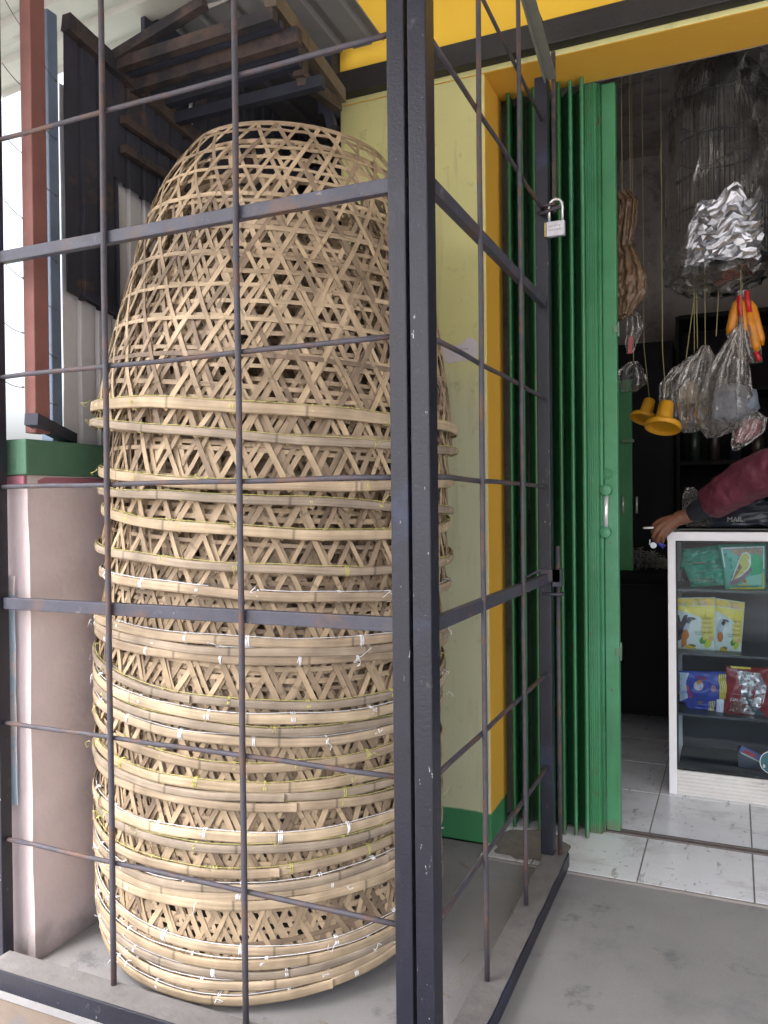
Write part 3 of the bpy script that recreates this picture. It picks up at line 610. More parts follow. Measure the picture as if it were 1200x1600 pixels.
for py, dz in ((515, .05), (1018, .065)):
    p = at(966, py, y=2.97); q = MB(); q.box((SXb+.0005, 2.962, p.z-dz/2), (SXb+.007, 2.985, p.z+dz/2), bev=.003); q.box((SXb-.012, 2.9495, p.z-.014), (SXb+.004, 2.9545, p.z+.014), bev=.002); sub(q, 'latch', mat('grey green latch', (.13, .22, .14), .6, 0, .2, 30), ls)

# ================================================================== SHOP INTERIOR
# dark cupboard at the left wall with grey fibre on top
cp = thing('low_cupboard', (-.45, 4.6, 0), 'dark wooden cupboard inside the doorway behind the green gate', 'cupboard')
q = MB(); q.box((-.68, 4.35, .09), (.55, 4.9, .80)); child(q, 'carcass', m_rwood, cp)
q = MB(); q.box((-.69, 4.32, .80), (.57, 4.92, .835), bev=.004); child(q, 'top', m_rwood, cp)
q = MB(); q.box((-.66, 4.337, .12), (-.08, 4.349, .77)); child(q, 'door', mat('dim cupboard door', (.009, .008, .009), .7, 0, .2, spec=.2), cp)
tf = MB()
for i in range(420):
    a = random.random(); x = -.66+.44*a; z = .842+random.random()*.10*math.sin(math.pi*min(1, a+.15)); y = 4.50+.12*random.random()
    d = Vector((random.gauss(0, 1), random.gauss(0, 1), random.gauss(0, .6))).normalized()*.03; p = Vector((x, y, max(z, .845)))
    tf.tube([p-d, p+Vector((0, 0, .01)), p+d], .003, 4)
o = tf.build('nest_fibre', m_tuft); tag(o, 'heap of grey nest fibre lying on the dark cupboard', 'nest fibre', kind='stuff')
# mirror reflection of the green gate, built as a solid ribbed leaf
gl = thing('gate_reflection_leaf', (-.5, 3.9, .84), 'mirror reflection of the gate built as a narrow green ribbed leaf with a latch', 'gate leaf')
q = MB(); px0 = at(967, 700, y=4.40).x; px1 = at(987, 700, y=4.40).x
for k in range(5): x0 = px0-.02+k*(px1-px0+.02)/5; q.box((x0, 4.40, .838), (x0+.018, 4.425, 1.85), bev=.003)
q.box((px0-.02, 4.426, .838), (px1, 4.435, 1.85)); child(q, 'leaf', mat('mirrored green leaf', (.06, .26, .10), .5, 0, .15, 5), gl)
a = at(975, 688, y=4.37); q = MB(); q.box((a.x-.01, 4.37, a.z-.012), (a.x+.05, 4.385, a.z+.006), bev=.003); child(q, 'latch', mat('grey green latch', (.13, .22, .14)), gl)  # latch of the mirrored gate
for px in (973.5, 995):
    a = at(px, 776, y=4.37); b = at(px, 802, y=4.37); q = MB(); q.tube([a, b], .006, 8); child(q, 'handle', m_chrome, gl, True)  # handles on the mirrored gate leaf
tc_ = thing('dark_filler_cupboard', (-.5, 5.2, 0), 'tall cupboard added to keep the far left corner of the shop dark', 'cupboard')
q = MB(); q.box((-.695, 5.0, 0), (-.33, 5.55, 2.15)); child(q, 'carcass', m_rwood, tc_); q = MB(); q.box((-.68, 4.985, .08), (-.345, 4.999, 2.10)); child(q, 'door', MATS['dim cupboard door'], tc_)  # added cupboard, its near-black colour darkens this corner
# back shelves with jars
bs = thing('back_shelf', (.5, 5.3, 0), 'dark wooden shelves along the back wall of the shop', 'shelf')
for z in (.5, 1.05, 1.42, 1.85, 2.3):
    q = MB(); q.box((-.30, 5.15, z), (2.4, 5.58, z+.025)); child(q, 'board', m_rwood, bs)
q = MB(); q.box((-.30, 5.585, 0), (2.4, 5.598, 2.3)); child(q, 'added_dark_backing', m_rwood, bs)  # added dark backing, keeps the lower back wall black
for x in (-.32, 1.0, 2.4):
    q = MB(); q.box((x, 5.15, 0), (x+.02, 5.58, 2.32)); child(q, 'side_panel', m_rwood, bs)
jm = [plain('dim jar %d' % i, c, .3) for i, c in enumerate([(.030, .022, .022), (.02, .024, .036), (.04, .026, .018), (.018, .028, .022)])]
k = 0
for z in (1.075, 1.445):
    for i in range(11):
        x = -.22+i*.112+random.uniform(-.01, .01); r = random.uniform(.028, .042); h = random.uniform(.13, .24)
        q = MB(); q.lathe([(0, 0), (r, 0), (r, h*.7), (r*.5, h*.85), (r*.5, h), (0, h)], (x, 5.22, z), 14)
        o = q.build('jar', jm[k % 4], smooth=True); tag(o, 'dim jar standing in the row on the dark back shelf', 'jar', 'jars on the back shelves'); k += 1
# display case
CX0, CY0, CT = -.250, 3.448, 1.078
dc = thing('display_case', (.4, 3.6, 0), 'white aluminium glass display case of bird feed inside the shop doorway', 'display case')
CX1, CY1 = 1.15, 3.86
def fr(a, b, name='frame', m=m_white, bev=.002):
    q = MB(); q.box(a, b); o = child(q, name, m, dc); soften(o, bev); return o
fr((CX0, CY0, 0.005), (CX0+.030, CY0+.03, CT-.036)); fr((CX1-.03, CY0, 0.005), (CX1, CY0+.03, CT-.036)); fr((CX0, CY1-.03, 0.005), (CX0+.03, CY1, CT-.036)); fr((CX1-.03, CY1-.03, 0.005), (CX1, CY1, CT-.036))
fr((CX0-.002, CY0-.002, CT-.036), (CX1+.002, CY0+.03, CT)); fr((CX0-.002, CY1-.03, CT-.036), (CX1+.002, CY1+.002, CT)); fr((CX0-.002, CY0+.03, CT-.036), (CX0+.03, CY1-.03, CT)); fr((CX1-.03, CY0+.03, CT-.036), (CX1+.002, CY1-.03, CT))
q = MB(); prof = []
z = .105
V = []; 
for k in range(7):
    z1 = .105-k*.0148; prof += [(CY0+.004, z1), (CY0+.004, z1-.0105), (CY0+.008, z1-.0118), (CY0+.008, z1-.0138)]
for (Y, Zz) in prof: V += [(CX0+.03, Y, Zz), (CX1-.03, Y, Zz)]
q.add(V, [(2*a, 2*a+1, 2*a+3, 2*a+2) for a in range(len(prof)-1)]); q.box((CX0+.03, CY0+.009, .003), (CX1-.03, CY0+.02, .105)); child(q, 'ribbed_skirting', m_ribw, dc)
q = MB(); q.box((CX0+.030, CY0+.006, .108), (CX0+.036, CY0+.022, CT-.037)); q.box((CX0+.036, CY0+.006, CT-.043), (CX1-.03, CY0+.022, CT-.037)); q.box((CX0+.036, CY0+.006, .108), (CX1-.03, CY0+.022, .112)); child(q, 'gasket', m_blk, dc)
q = MB(); q.box((CX0+.036, CY0+.010, .113), (CX1-.032, CY0+.014, CT-.044)); child(q, 'glass_pane', m_glass, dc)
q = MB(); q.box((CX0+.005, CY0+.032, CT-.03), (CX1-.005, CY1-.032, CT-.004)); child(q, 'top_panel', mat('dark laminate', (.03, .034, .05), .3), dc)
q = MB(); q.box((CX0+.005, CY1-.012, .1), (CX1-.005, CY1-.004, CT-.036)); q.box((CX0+.004, CY0+.03, .1), (CX0+.010, CY1-.03, CT-.036)); q.box((CX0+.03, CY0+.03, .06), (CX1-.03, CY1-.013, .100)); child(q, 'back_panel', mat('slate panel', (.022, .027, .04), .5, 0, .3, 8), dc)
SHY = CY0+.035
sh = [at(1100, 921, y=SHY).z, at(1100, 1021, y=SHY).z, at(1100, 1117, y=SHY).z]
for z in sh:
    q = MB(); q.box((CX0+.012, SHY, z-.010), (CX1-.012, CY1-.014, z)); child(q, 'shelf', mat('grey shelf', (.055, .06, .07), .3, 0, .3, 12), dc)
# round sticker on the glass
sc = at(1207, 1193, y=CY0); q = MB(); Mr = Matrix.Rotation(math.pi/2, 4, 'X')
q.lathe([(0, .0015), (.046, .0015), (.046, .0), (0, 0)], (sc.x, CY0+.0098, sc.z), 40, mat4=Mr); stk = child(q, 'round_sticker', plain('teal sticker', (.03, .12, .14)), dc)
q = MB(); q.tube([(sc.x+.044*math.cos(t), CY0+.0079, sc.z+.044*math.sin(t)) for t in [2*math.pi*k/48 for k in range(48)]], .0013, 5, closed=True); sub(q, 'sticker_ring', m_white, stk)
V, F = text2d('B', .017); q = MB(); q.add([(sc.x-.034+v[0], CY0+.0078, sc.z-.022+v[1]) for v in V], F); sub(q, 'lettering', m_white, stk)

# ---- packets
def packet(name, label, cat, px4, ydepth, thick, m, decals=(), group=None, seed=0, crump=.004, dy=0):
    "flat filled packet whose four photo corners (tl,tr,br,bl) are placed on the plane y=ydepth; decals are drawn in packet coordinates"
    P = [at(*p, y=ydepth) for p in px4]; N = 22
    def base(u, v): return (P[3]*(1-u)+P[2]*u)*(1-v)+(P[0]*(1-u)+P[1]*u)*v
    def surf(u, v, off=0):
        b = base(u, v); e = max(0, (1-abs(2*u-1)**2.6))*max(0, (1-abs(2*v-1)**2.6))
        cr = crump*(nz3(u*5+seed, v*5, seed)+.6*abs(nz3(u*11, v*9+seed, 3)))
        return Vector((b.x, b.y-thick*e-cr*(.3+e)-off+dy*(1-v), b.z))
    q = MB(); V = []; F = []
    for i in range(N+1):
        for j in range(N+1): V.append(surf(i/N, j/N))
    n0 = len(V)
    for i in range(N+1):
        for j in range(N+1):
            p = surf(i/N, j/N); b = base(i/N, j/N); V.append(Vector((p.x, b.y+.0015+dy*(1-j/N), p.z)))
    I = lambda i, j: i*(N+1)+j
    for i in range(N):
        for j in range(N): F.append((I(i, j), I(i+1, j), I(i+1, j+1), I(i, j+1))); F.append((n0+I(i, j), n0+I(i, j+1), n0+I(i+1, j+1), n0+I(i+1, j)))
    for i in range(N):
        F += [(I(i, 0), n0+I(i, 0), n0+I(i+1, 0), I(i+1, 0)), (I(i, N), I(i+1, N), n0+I(i+1, N), n0+I(i, N)), (I(0, i), I(0, i+1), n0+I(0, i+1), n0+I(0, i)), (I(N, i), n0+I(N, i), n0+I(N, i+1), I(N, i+1))]
    q.add(V, F); root = thing(name, tuple(base(.5, 0)), label, cat, group); body = child(q, 'pouch', m, root, True)
    for lvl, d in enumerate(decals):
        dn, poly, dm = d[0], d[1], d[2]; q = MB(); off = .0007+.00035*lvl
        if dn == 'lettering':
            txt, u0, v0, sz, asp, sk = poly; V, F = text2d(txt, 1)
            q.add([surf(u0+vx*sz*asp, v0+vy*sz+vx*sk, off) for vx, vy in V], F)
        else:
            # subdivide polygon so it follows the bulge
            bm = bmesh.new(); vs = [bm.verts.new((a, b, 0)) for a, b in poly]; bm.faces.new(vs)
            bmesh.ops.triangulate(bm, faces=bm.faces[:]); 
            for _ in range(3): bmesh.ops.subdivide_edges(bm, edges=[e for e in bm.edges if e.calc_length() > .09], cuts=1); bmesh.ops.triangulate(bm, faces=bm.faces[:])
            bm.verts.index_update(); q.add([surf(v.co.x, v.co.y, off) for v in bm.verts], [[v.index for v in f.verts] for f in bm.faces]); bm.free()
        child(q, dn, dm, root)
    return root
def ell(cx, cy, rx, ry, a0=0, n=20, rot=0):
    return [(cx+rx*math.cos(t)*math.cos(rot)-ry*math.sin(t)*math.sin(rot), cy+rx*math.cos(t)*math.sin(rot)+ry*math.sin(t)*math.cos(rot)) for t in [a0+2*math.pi*k/n for k in range(n)]]
pk_green = mat('green film', (.02, .30, .20), .25, 0, .35, 18, .5, 30); pk_teal = plain('teal print', (.10, .42, .34), .3); pk_w = plain('white print', (.78, .80, .80), .35); pk_y = plain('yellow print', (.75, .60, .04), .3)
pk_ydark = plain('deep yellow print', (.62, .42, .02), .3); pk_bird = plain('olive yellow print', (.58, .56, .10), .3); pk_br = plain('brown print', (.22, .14, .10), .4); pk_tan = mat('seed print', (.42, .30, .22), .5, 0, .5, 160)
pk_blk = plain('black print', (.015, .02, .035), .3); pk_or = plain('orange print', (.52, .16, .03), .3); pk_gr = plain('leaf print', (.10, .25, .04), .3); pk_ltb = plain('light blue print', (.45, .70, .80), .3); pk_pk = plain('pink print', (.70, .35, .45), .3)
pk_blue = mat('blue film', (.045, .075, .38), .25, 0, .2, 14, .6, 40); pk_red = plain('red print', (.45, .03, .03), .3); pk_mar = mat('maroon film', (.26, .035, .04), .25, 0, .3, 12, .8, 30); pk_sil = mat('silver window', (.65, .60, .62), .2, .5, .2, 10, 1, 24); pk_seed = mat('dark seed', (.20, .09, .07), .6, 0, .5, 160)
YP = CY0+.13
packet('feed_bag', 'flat green bag printed with a yellow bird, facing out on the top shelf', 'feed bag',
       [(1122, 851), (1197, 848), (1197, 921), (1133, 922)], YP-.03, .012, pk_green, [
       ('picture', [(.05, .12), (.97, .06), (.97, .93), (.05, .93)], pk_teal), ('border', [(.055, .93), (.96, .93), (.96, .905), (.055, .905)], pk_w), ('border', [(.935, .93), (.96, .93), (.96, .45), (.935, .45)], pk_w), ('border', [(.055, .9), (.08, .9), (.09, .5), (.065, .5)], pk_w),
       ('seed_print', [(.20, .89), (.92, .89), (.90, .72), (.62, .78), (.45, .70)], pk_tan), ('swirl', ell(.76, .52, .17, .26), plain('bright green print', (.02, .42, .18))),
       ('bird_outline', [(.16, .15), (.34, .52), (.43, .70), (.50, .80), (.60, .82), (.67, .74), (.67, .56), (.56, .36), (.42, .30)], pk_w), ('bird', [(.19, .18), (.37, .52), (.45, .69), (.51, .78), (.59, .79), (.64, .73), (.64, .57), (.54, .39), (.42, .33)], pk_bird),
       ('wing', [(.19, .19), (.36, .50), (.42, .58), (.46, .50), (.36, .36)], pk_br), ('branch', [(.10, .12), (.18, .20), (.42, .30), (.66, .48), (.69, .44), (.46, .22), (.24, .10)], plain('mauve branch print', (.26, .18, .22))),
       ('frame', [(.12, .02), (.95, .02), (.95, .36), (.92, .36), (.92, .05), (.12, .05)], pk_y), ('rays', [(.40, .12), (.90, .10), (.90, .34), (.60, .30)], plain('aqua print', (.25, .62, .48))), ('emblem', ell(.50, .19, .045, .04), pk_or), ('lettering', ('BIRD FEED', .33, .085, .065, 1.0, 0), pk_ydark)], seed=3)
for k, (c, lab) in enumerate((([(1068, 858), (1128, 850), (1132, 884), (1062, 890)], 'crumpled green plastic bag lying upper left behind the bird bag on the top shelf'), ([(1068, 884), (1136, 878), (1142, 915), (1080, 917)], 'crumpled green plastic bag lying lower left beside the bird bag on the top shelf'))):
    packet('feed_bag', lab, 'feed bag', c, YP+.01-.02*k, .02, pk_green, [('glint', [(.2, .7), (.8, .78), (.82, .73), (.2, .65)], pk_teal), ('glint', [(.1, .35), (.6, .28), (.62, .22), (.12, .30)], pk_tan)], seed=9+k, crump=.02)
def yel(px4, lab, yy, seed, left):
    D = [('top_print', [(.02, .85), (.98, .85), (.98, .985), (.02, .985)], plain('gold print', (.72, .48, .02), .3)), ('swoosh', [(.02, .84), (.98, .84), (.98, .55), (.75, .60), (.40, .70), (.02, .78)], pk_y),
         ('side_band', [(.64, .12), (.98, .20), (.98, .62), (.70, .66)], plain('pale yellow print', (.70, .62, .16), .3)),
         ('bird', [(.12, .40), (.18, .60), (.30, .64), (.42, .60), (.52, .585), (.42, .56), (.36, .46), (.30, .30), (.2, .25)], plain('grey bird print', (.38, .42, .50), .3)), ('bird_head', [(.26, .54), (.32, .63), (.44, .63), (.55, .60), (.42, .58), (.34, .50)], pk_blk),
         ('bird_breast', ell(.25, .29, .10, .10, rot=.5), pk_or), ('fruit', ell(.82, .14, .10, .075, rot=.5), plain('lime print', (.50, .55, .05), .3)), ('fruit', ell(.90, .24, .07, .04), plain('peach print', (.68, .38, .22), .3)), ('leaves', [(.60, .20), (.68, .27), (.72, .19), (.80, .24), (.74, .14), (.64, .13)], pk_gr), ('fruit', ell(.42, .08, .10, .035), pk_br), ('grass', [(.25, .03), (.28, .10), (.50, .05), (.55, .02)], pk_ydark)]
    if left: D += [('bird', [(.0, .2), (.0, .68), (.10, .66), (.14, .52), (.22, .66), (.32, .68), (.28, .52), (.20, .40), (.16, .20), (.08, .16)], pk_blk), ('bird_breast', [(.14, .02), (.16, .30), (.24, .38), (.30, .30), (.28, .08)], pk_or)]
    for j in range(4):
        z = .61-j*.085; D.append(('label_box', [(.64, z+.03), (.95, z+.035), (.93, z-.03), (.68, z-.03)], plain('amber box print', (.62, .50, .05), .3))); D.append(('lettering', ('PREMIUM', .69, z-.012, .034, 1.5, 0), pk_blk))
    D += [('lettering', ('vitamin dan mineral', .48, .345, .04, .9, 0), pk_blk), ('lettering', ('burung kicau', .52, .305, .04, .9, 0), pk_blk)]
    if left: D += [('lettering', ('a', .03, .865, .13, 1.1, 0), pk_ltb), ('lettering', ('n', .15, .865, .13, 1.0, 0), pk_pk), ('lettering', ('g', .25, .865, .13, 1.0, 0), plain('green letter', (.05, .45, .18)))]
    D += [('lettering', ('e', .44, .865, .13, 1.1, 0), pk_ltb), ('lettering', ('L', .56, .865, .14, 1.1, 0), plain('blue letter', (.05, .05, .30))), ('lettering', ('awu', .655, .865, .12, .95, 0), pk_pk), ('lettering', ('Pakan burung', .5, .955, .03, 1.5, 0), pk_blk)]
    packet('seed_packet', lab, 'seed packet', px4, yy, .010, mat('pale film', (.62, .70, .66), .28, 0, .06, 8, .3, 30), D, 'yellow seed packets on the middle shelf', seed=seed)
yel([(1055, 934), (1118, 933), (1117, 1018), (1056, 1013)], 'yellow and white bird seed packet beside the left post of the display case', YP-.02, 1, True)
yel([(1116, 934), (1164, 941), (1158, 1020), (1113, 1018)], 'yellow and white bird seed packet with a folded top corner, right of its twin', YP-.005, 5, False)
packet('snack_packet', 'upper blue packet with yellow stripes lying on its side on the lower shelf', 'packet', [(1060, 1048), (1144, 1050), (1143, 1094), (1062, 1097)], YP-.02, .016, pk_blue, [
       ('end_panel', [(.0, .03), (.17, .14), (.14, .6), (.20, .95), (.02, .95)], plain('pale blue film', (.48, .55, .68), .3)), ('red_band', [(.14, .55), (.18, .55), (.26, .18), (.21, .12)], pk_red), ('picture', ell(.38, .55, .09, .16), plain('pale picture', (.55, .50, .58), .3)), ('picture', ell(.40, .66, .06, .09), pk_or), ('script', [(.32, .84), (.52, .80), (.53, .75), (.34, .80)], pk_red), ('emblem', ell(.66, .45, .05, .14), plain('tan emblem', (.35, .22, .25))),
       ] + [('stripe', [(.76+.035*j, .93), (.78+.035*j, .93), (.775+.035*j, .70), (.80+.035*j, .55), (.795+.035*j, .06), (.77+.035*j, .06), (.777+.035*j, .55), (.752+.035*j, .70)], pk_y) for j in range(4)] + [('lettering', ('SNACK', .055, .30, .12, .5, .0), pk_blue)], seed=4, crump=.010)
packet('snack_packet', 'lower blue packet with yellow stripes half under the other blue packet', 'packet', [(1064, 1090), (1128, 1086), (1122, 1116), (1076, 1108)], YP+.0, .012, pk_blue, [('stripe', [(.70+.045*j, .95), (.72+.045*j, .95), (.70+.045*j, .08), (.675+.045*j, .08)], pk_y) for j in range(4)]+[('emblem', ell(.45, .7, .07, .15), pk_br)], seed=6, crump=.01)
packet('white_sachet', 'small white sachet wedged between the blue and the maroon packets', 'sachet', [(1120, 1090), (1134, 1092), (1130, 1118), (1119, 1112)], YP-.022, .006, plain('white film', (.66, .70, .80), .3), seed=2)
packet('nut_packet', 'maroon packet with a crinkled silver window at the right of the lower shelf', 'packet', [(1134, 1040), (1206, 1044), (1208, 1123), (1130, 1118)], YP-.025, .022, pk_mar, [
       ('seal_strip', [(.1, 1.0), (.55, .99), (.55, .96), (.12, .96)], pk_y), ('window', [(.10, .12), (.60, .06), (.80, .3), (.88, .62), (.75, .90), (.25, .92), (.30, .70), (.36, .5), (.34, .30)], pk_sil), ('dark_streak', [(.40, .66), (.50, .60), (.60, .30), (.85, .06), (.62, .05), (.50, .30), (.40, .45)], plain('grey blue print', (.10, .13, .15), .3)), ('glint', [(.24, .90), (.50, .86), (.66, .66), (.58, .62), (.40, .78)], pk_w),
       ('seed_roundel', ell(.28, .20, .15, .12), pk_seed), ('lettering', ('JUALO', .13, .33, .085, 1.05, .0), pk_w), ('lettering', ('renyah gurih', .16, .46, .035, 1.0, 0), pk_pk)], seed=8, crump=.016)
# long box leaning low in the case
a = at(1157, 1170, y=YP); b = at(1196, 1189, y=YP); bxo = thing('long_box', tuple(a), 'slim blue and red printed box slanting at the bottom of the display case', 'box')
q = MB(); q.bar(a, b, .02, .030); child(q, 'carton', plain('blue carton', (.10, .14, .42), .35), bxo)
q = MB(); q.bar(a.lerp(b, .12)+Vector((0, -.011, .002)), a.lerp(b, .6)+Vector((0, -.011, .002)), .002, .013); child(q, 'red_print', pk_red, bxo)
q = MB(); q.bar(a.lerp(b, .02)+Vector((0, -.011, -.012)), a.lerp(b, .97)+Vector((0, -.011, -.012)), .002, .005); child(q, 'edge_print', plain('cream print', (.60, .60, .45)), bxo)
# sloping support so that box rests on the case floor
q = MB(); q.box((a.x-.01, YP+.015, .101), (b.x+.10, YP+.16, a.z-.03)); o = q.build('carton', mat('slate carton', (.055, .065, .10), .6, 0, .2, 8)); soften(o, .003); tag(o, 'dark slate carton standing on the floor of the display case', 'carton')

# ================================================================== HANGING GOODS
def bagmesh(levels, y0, seed, crump=.01, seg=28, flat=.35, pleat=0., jit=0., sub_=4):
    "levels: (px centre, py, half width px); a hanging bag as a closed crumpled body around plane y0; pleats fan out from the tied top"
    m = MB(); V = []; F = []; n = len(levels); rd = random.Random(seed)
    L = []
    for i in range(n-1):
        for k in range(sub_):
            t = k/sub_; L.append([levels[i][j]*(1-t)+levels[i+1][j]*t for j in range(3)])
    L.append(list(levels[-1])); n = len(L); ph = [rd.uniform(0, 6) for _ in range(4)]
    for i, (px, py, hw) in enumerate(L):
        c = at(px, py, y=y0); e = at(px+hw, py, y=y0); r = (e-c).length; tt = i/(n-1)
        for k in range(seg):
            t = 2*math.pi*k/seg; w = 1+.25*nz3(math.cos(t)*1.5+seed, math.sin(t)*1.5, i*.25)
            pl = pleat*(1-tt)**.7*(math.sin(9*t+ph[0])+.6*math.sin(17*t+ph[1]+tt*2))
            w2 = 1+.05*nz3(i*.5, k*.4, seed)
            V.append(Vector((c.x+r*math.cos(t)*w2+rd.gauss(0, jit), c.y+r*flat*math.sin(t)*w+pl*min(1, r*20)+crump*nz3(k*.9, i*.6, seed)+rd.gauss(0, jit), c.z+crump*.6*nz3(k*.7+5, i*.4, seed)+rd.gauss(0, jit))))
    for i in range(n-1):
        for k in range(seg):
            a, b, c_, d_ = i*seg+k, i*seg+(k+1) % seg, (i+1)*seg+(k+1) % seg, (i+1)*seg+k
            if (i+k) % 2: F += [(a, b, c_), (a, c_, d_)]
            else: F += [(a, b, d_), (b, c_, d_)]
    F.append(tuple(range(seg))); F.append(tuple((n-1)*seg+k for k in range(seg)))
    m.add(V, F); return m
YC = 3.50
cc = at(1124, 150, y=YC); rC = .19
cg = thing('bird_cage', (cc.x, YC, at(1124, 440, y=YC).z), 'round wire bird cage wrapped in clear plastic hanging in the doorway', 'bird cage')
zt, z1, zb = at(1124, 92, y=YC).z, at(1124, 170, y=YC).z, at(1124, 425, y=YC).z
wr = MB()
for k in range(64):
    t = 2*math.pi*k/64; c, s_ = math.cos(t), math.sin(t)
    pts = [(cc.x+rC*c, YC+rC*s_, zb+.02), (cc.x+rC*c, YC+rC*s_, z1)]
    for a in (20, 40, 60, 80): pts.append((cc.x+rC*math.cos(R_(a))*c, YC+rC*math.cos(R_(a))*s_, z1+(zt-z1)*math.sin(R_(a))))
    wr.tube(pts, .0017, 4)
child(wr, 'wires', mat('black wire', (.012, .011, .011), .6), cg)
for z, r in ((zb+.02, rC), (zb+.22, rC), (z1-.16, rC), (z1, rC), (z1+(zt-z1)*.77, rC*.64)):
    q = MB(); q.tube([(cc.x+r*math.cos(t), YC+r*math.sin(t), z) for t in [2*math.pi*k/40 for k in range(40)]], .004, 6, closed=True); child(q, 'hoop', m_blk, cg, True)
q = MB(); q.lathe([(0, 0), (.055, 0), (.055, .02), (.02, .04), (.008, .05), (.008, .09), (0, .09)], (cc.x, YC, zt-.01), 20); child(q, 'finial', m_blk, cg, True)
q = MB(); q.lathe([(0, 0), (rC+.002, 0), (rC+.002, .02), (rC-.005, .02), (rC-.005, .01), (0, .01)], (cc.x, YC, zb+.01), 36); child(q, 'tray', m_rwood, cg, True)
q = MB(); q.bar((cc.x-rC, YC-.05, z1-.30), (cc.x+rC, YC+.02, z1-.12), .012, .012); child(q, 'perch', m_blk, cg)
q = MB(); q.tube([(cc.x, YC, zt+.08), (cc.x, YC, 3.5)], .003, 5); child(q, 'hanging_cord', m_blk, cg)
o = bagmesh([(1124, 58, 12), (1124, 80, 52), (1124, 118, 80), (1122, 200, 88), (1120, 300, 88), (1118, 400, 88), (1118, 440, 80), (1116, 452, 55), (1116, 456, 12)], YC, 2, .035, 40, .98, 0, .006, 3).build('plastic_cover', m_plast)
tag(o, 'large clear crinkled plastic cover wrapped round the hanging bird cage', 'plastic cover')
# crumpled foil sheet laid inside the cover, front lower side
q = MB(); V = []; F = []; NU, NV = 27, 22
for i in range(NU+1):
    for j in range(NV+1):
        u, v = i/NU, j/NV; a = R_(-168+130*u-6); r = rC+.012+.014*nz3(u*6, v*6, 3)+.012*abs(nz3(u*15, v*13, 9))+random.gauss(0, .0028)
        topz = at(1124, 345+14*math.sin(u*23)-45*max(0, min(1, (u-.35)*4)), y=YC-.2).z
        z = zb-.01+(topz-zb+.01)*v
        V.append((cc.x+r*math.cos(a)+random.gauss(0, .004), YC+r*math.sin(a), z+random.gauss(0, .004)))
for i in range(NU):
    for j in range(NV): F.append((i*(NV+1)+j, (i+1)*(NV+1)+j, (i+1)*(NV+1)+j+1, i*(NV+1)+j+1))
q.add(V, F); o = q.build('foil_sheet', m_foil, smooth=False); md = o.modifiers.new('t', 'SOLIDIFY'); md.thickness = .001; tag(o, 'crumpled silver foil sheet round the lower half of the bird cage', 'foil')
# plastic bags on strings
def hang(levels, y0, m, name, label, cat, seed, cr=.01, flat=.35, group=None, cord=True):
    root = thing(name, tuple(at(levels[0][0], levels[0][1], y=y0)), label, cat, group)
    child(bagmesh(levels, y0, seed, cr*.8, 56, flat, .009, .0004, 6), 'film', m, root, True)
    if cord:
        p = at(levels[0][0], levels[0][1], y=y0); q = MB(); q.tube([p, Vector((p.x, p.y, 3.5))], .0015, 5); child(q, 'hanging_cord', m_strcord, root)
    return root
m_strcord = plain('jute cord', (.30, .26, .12), .8)
b1 = hang([(1158, 505, 4), (1148, 535, 16), (1137, 575, 34), (1132, 615, 45), (1132, 645, 50), (1128, 668, 36), (1112, 684, 8)], 3.36, m_plast2, 'plastic_bag', 'largest clear plastic bag of dark bundles hanging in front below the bird cage', 'plastic bag', 5, .012, .4, cord=True)
q = bagmesh([(1140, 600, 12), (1148, 612, 34), (1150, 640, 38), (1140, 655, 30), (1136, 660, 10)], 3.37, 7, .02, 20, .45); child(q, 'contents', mat('blue grey wool', (.16, .19, .24), .8, 0, .5, 22, .8, 60), b1, True)
b2 = hang([(1085, 555, 4), (1072, 575, 22), (1056, 600, 26), (1050, 625, 20), (1046, 655, 12), (1042, 660, 5)], 3.44, m_plast2, 'plastic_bag', 'small clear bag with a pointed lower corner, left of the hanging bags', 'plastic bag', 8, .012, .4)
b3 = hang([(1102, 540, 6), (1095, 570, 26), (1086, 610, 32), (1086, 640, 26), (1082, 668, 22), (1076, 676, 8)], 3.42, m_plast2, 'plastic_bag', 'middle clear bag holding a tuft of pale cotton, hanging between two others', 'plastic bag', 11, .012, .4)
q = bagmesh([(1078, 598, 8), (1076, 608, 16), (1078, 622, 18), (1080, 630, 8)], 3.42, 3, .012, 16, .5); child(q, 'contents', plain('pale cotton', (.42, .38, .32), .9), b3, True)
q = bagmesh([(1092, 632, 8), (1090, 645, 17), (1088, 658, 15), (1086, 664, 6)], 3.43, 4, .012, 16, .5); child(q, 'contents', plain('dim violet cloth', (.14, .12, .15), .9), b3, True)
b4 = hang([(1170, 640, 10), (1176, 655, 24), (1170, 675, 26), (1158, 692, 16), (1148, 704, 4)], 3.38, m_plast2, 'plastic_bag', 'clear bag with a pink bundle, lowest under the largest hanging bag', 'plastic bag', 14, .008, .4, cord=False)
q = bagmesh([(1170, 650, 8), (1172, 662, 20), (1166, 680, 20), (1156, 692, 8)], 3.385, 9, .01, 18, .4); child(q, 'contents', plain('dusky pink cloth', (.30, .09, .12), .8), b4, True)
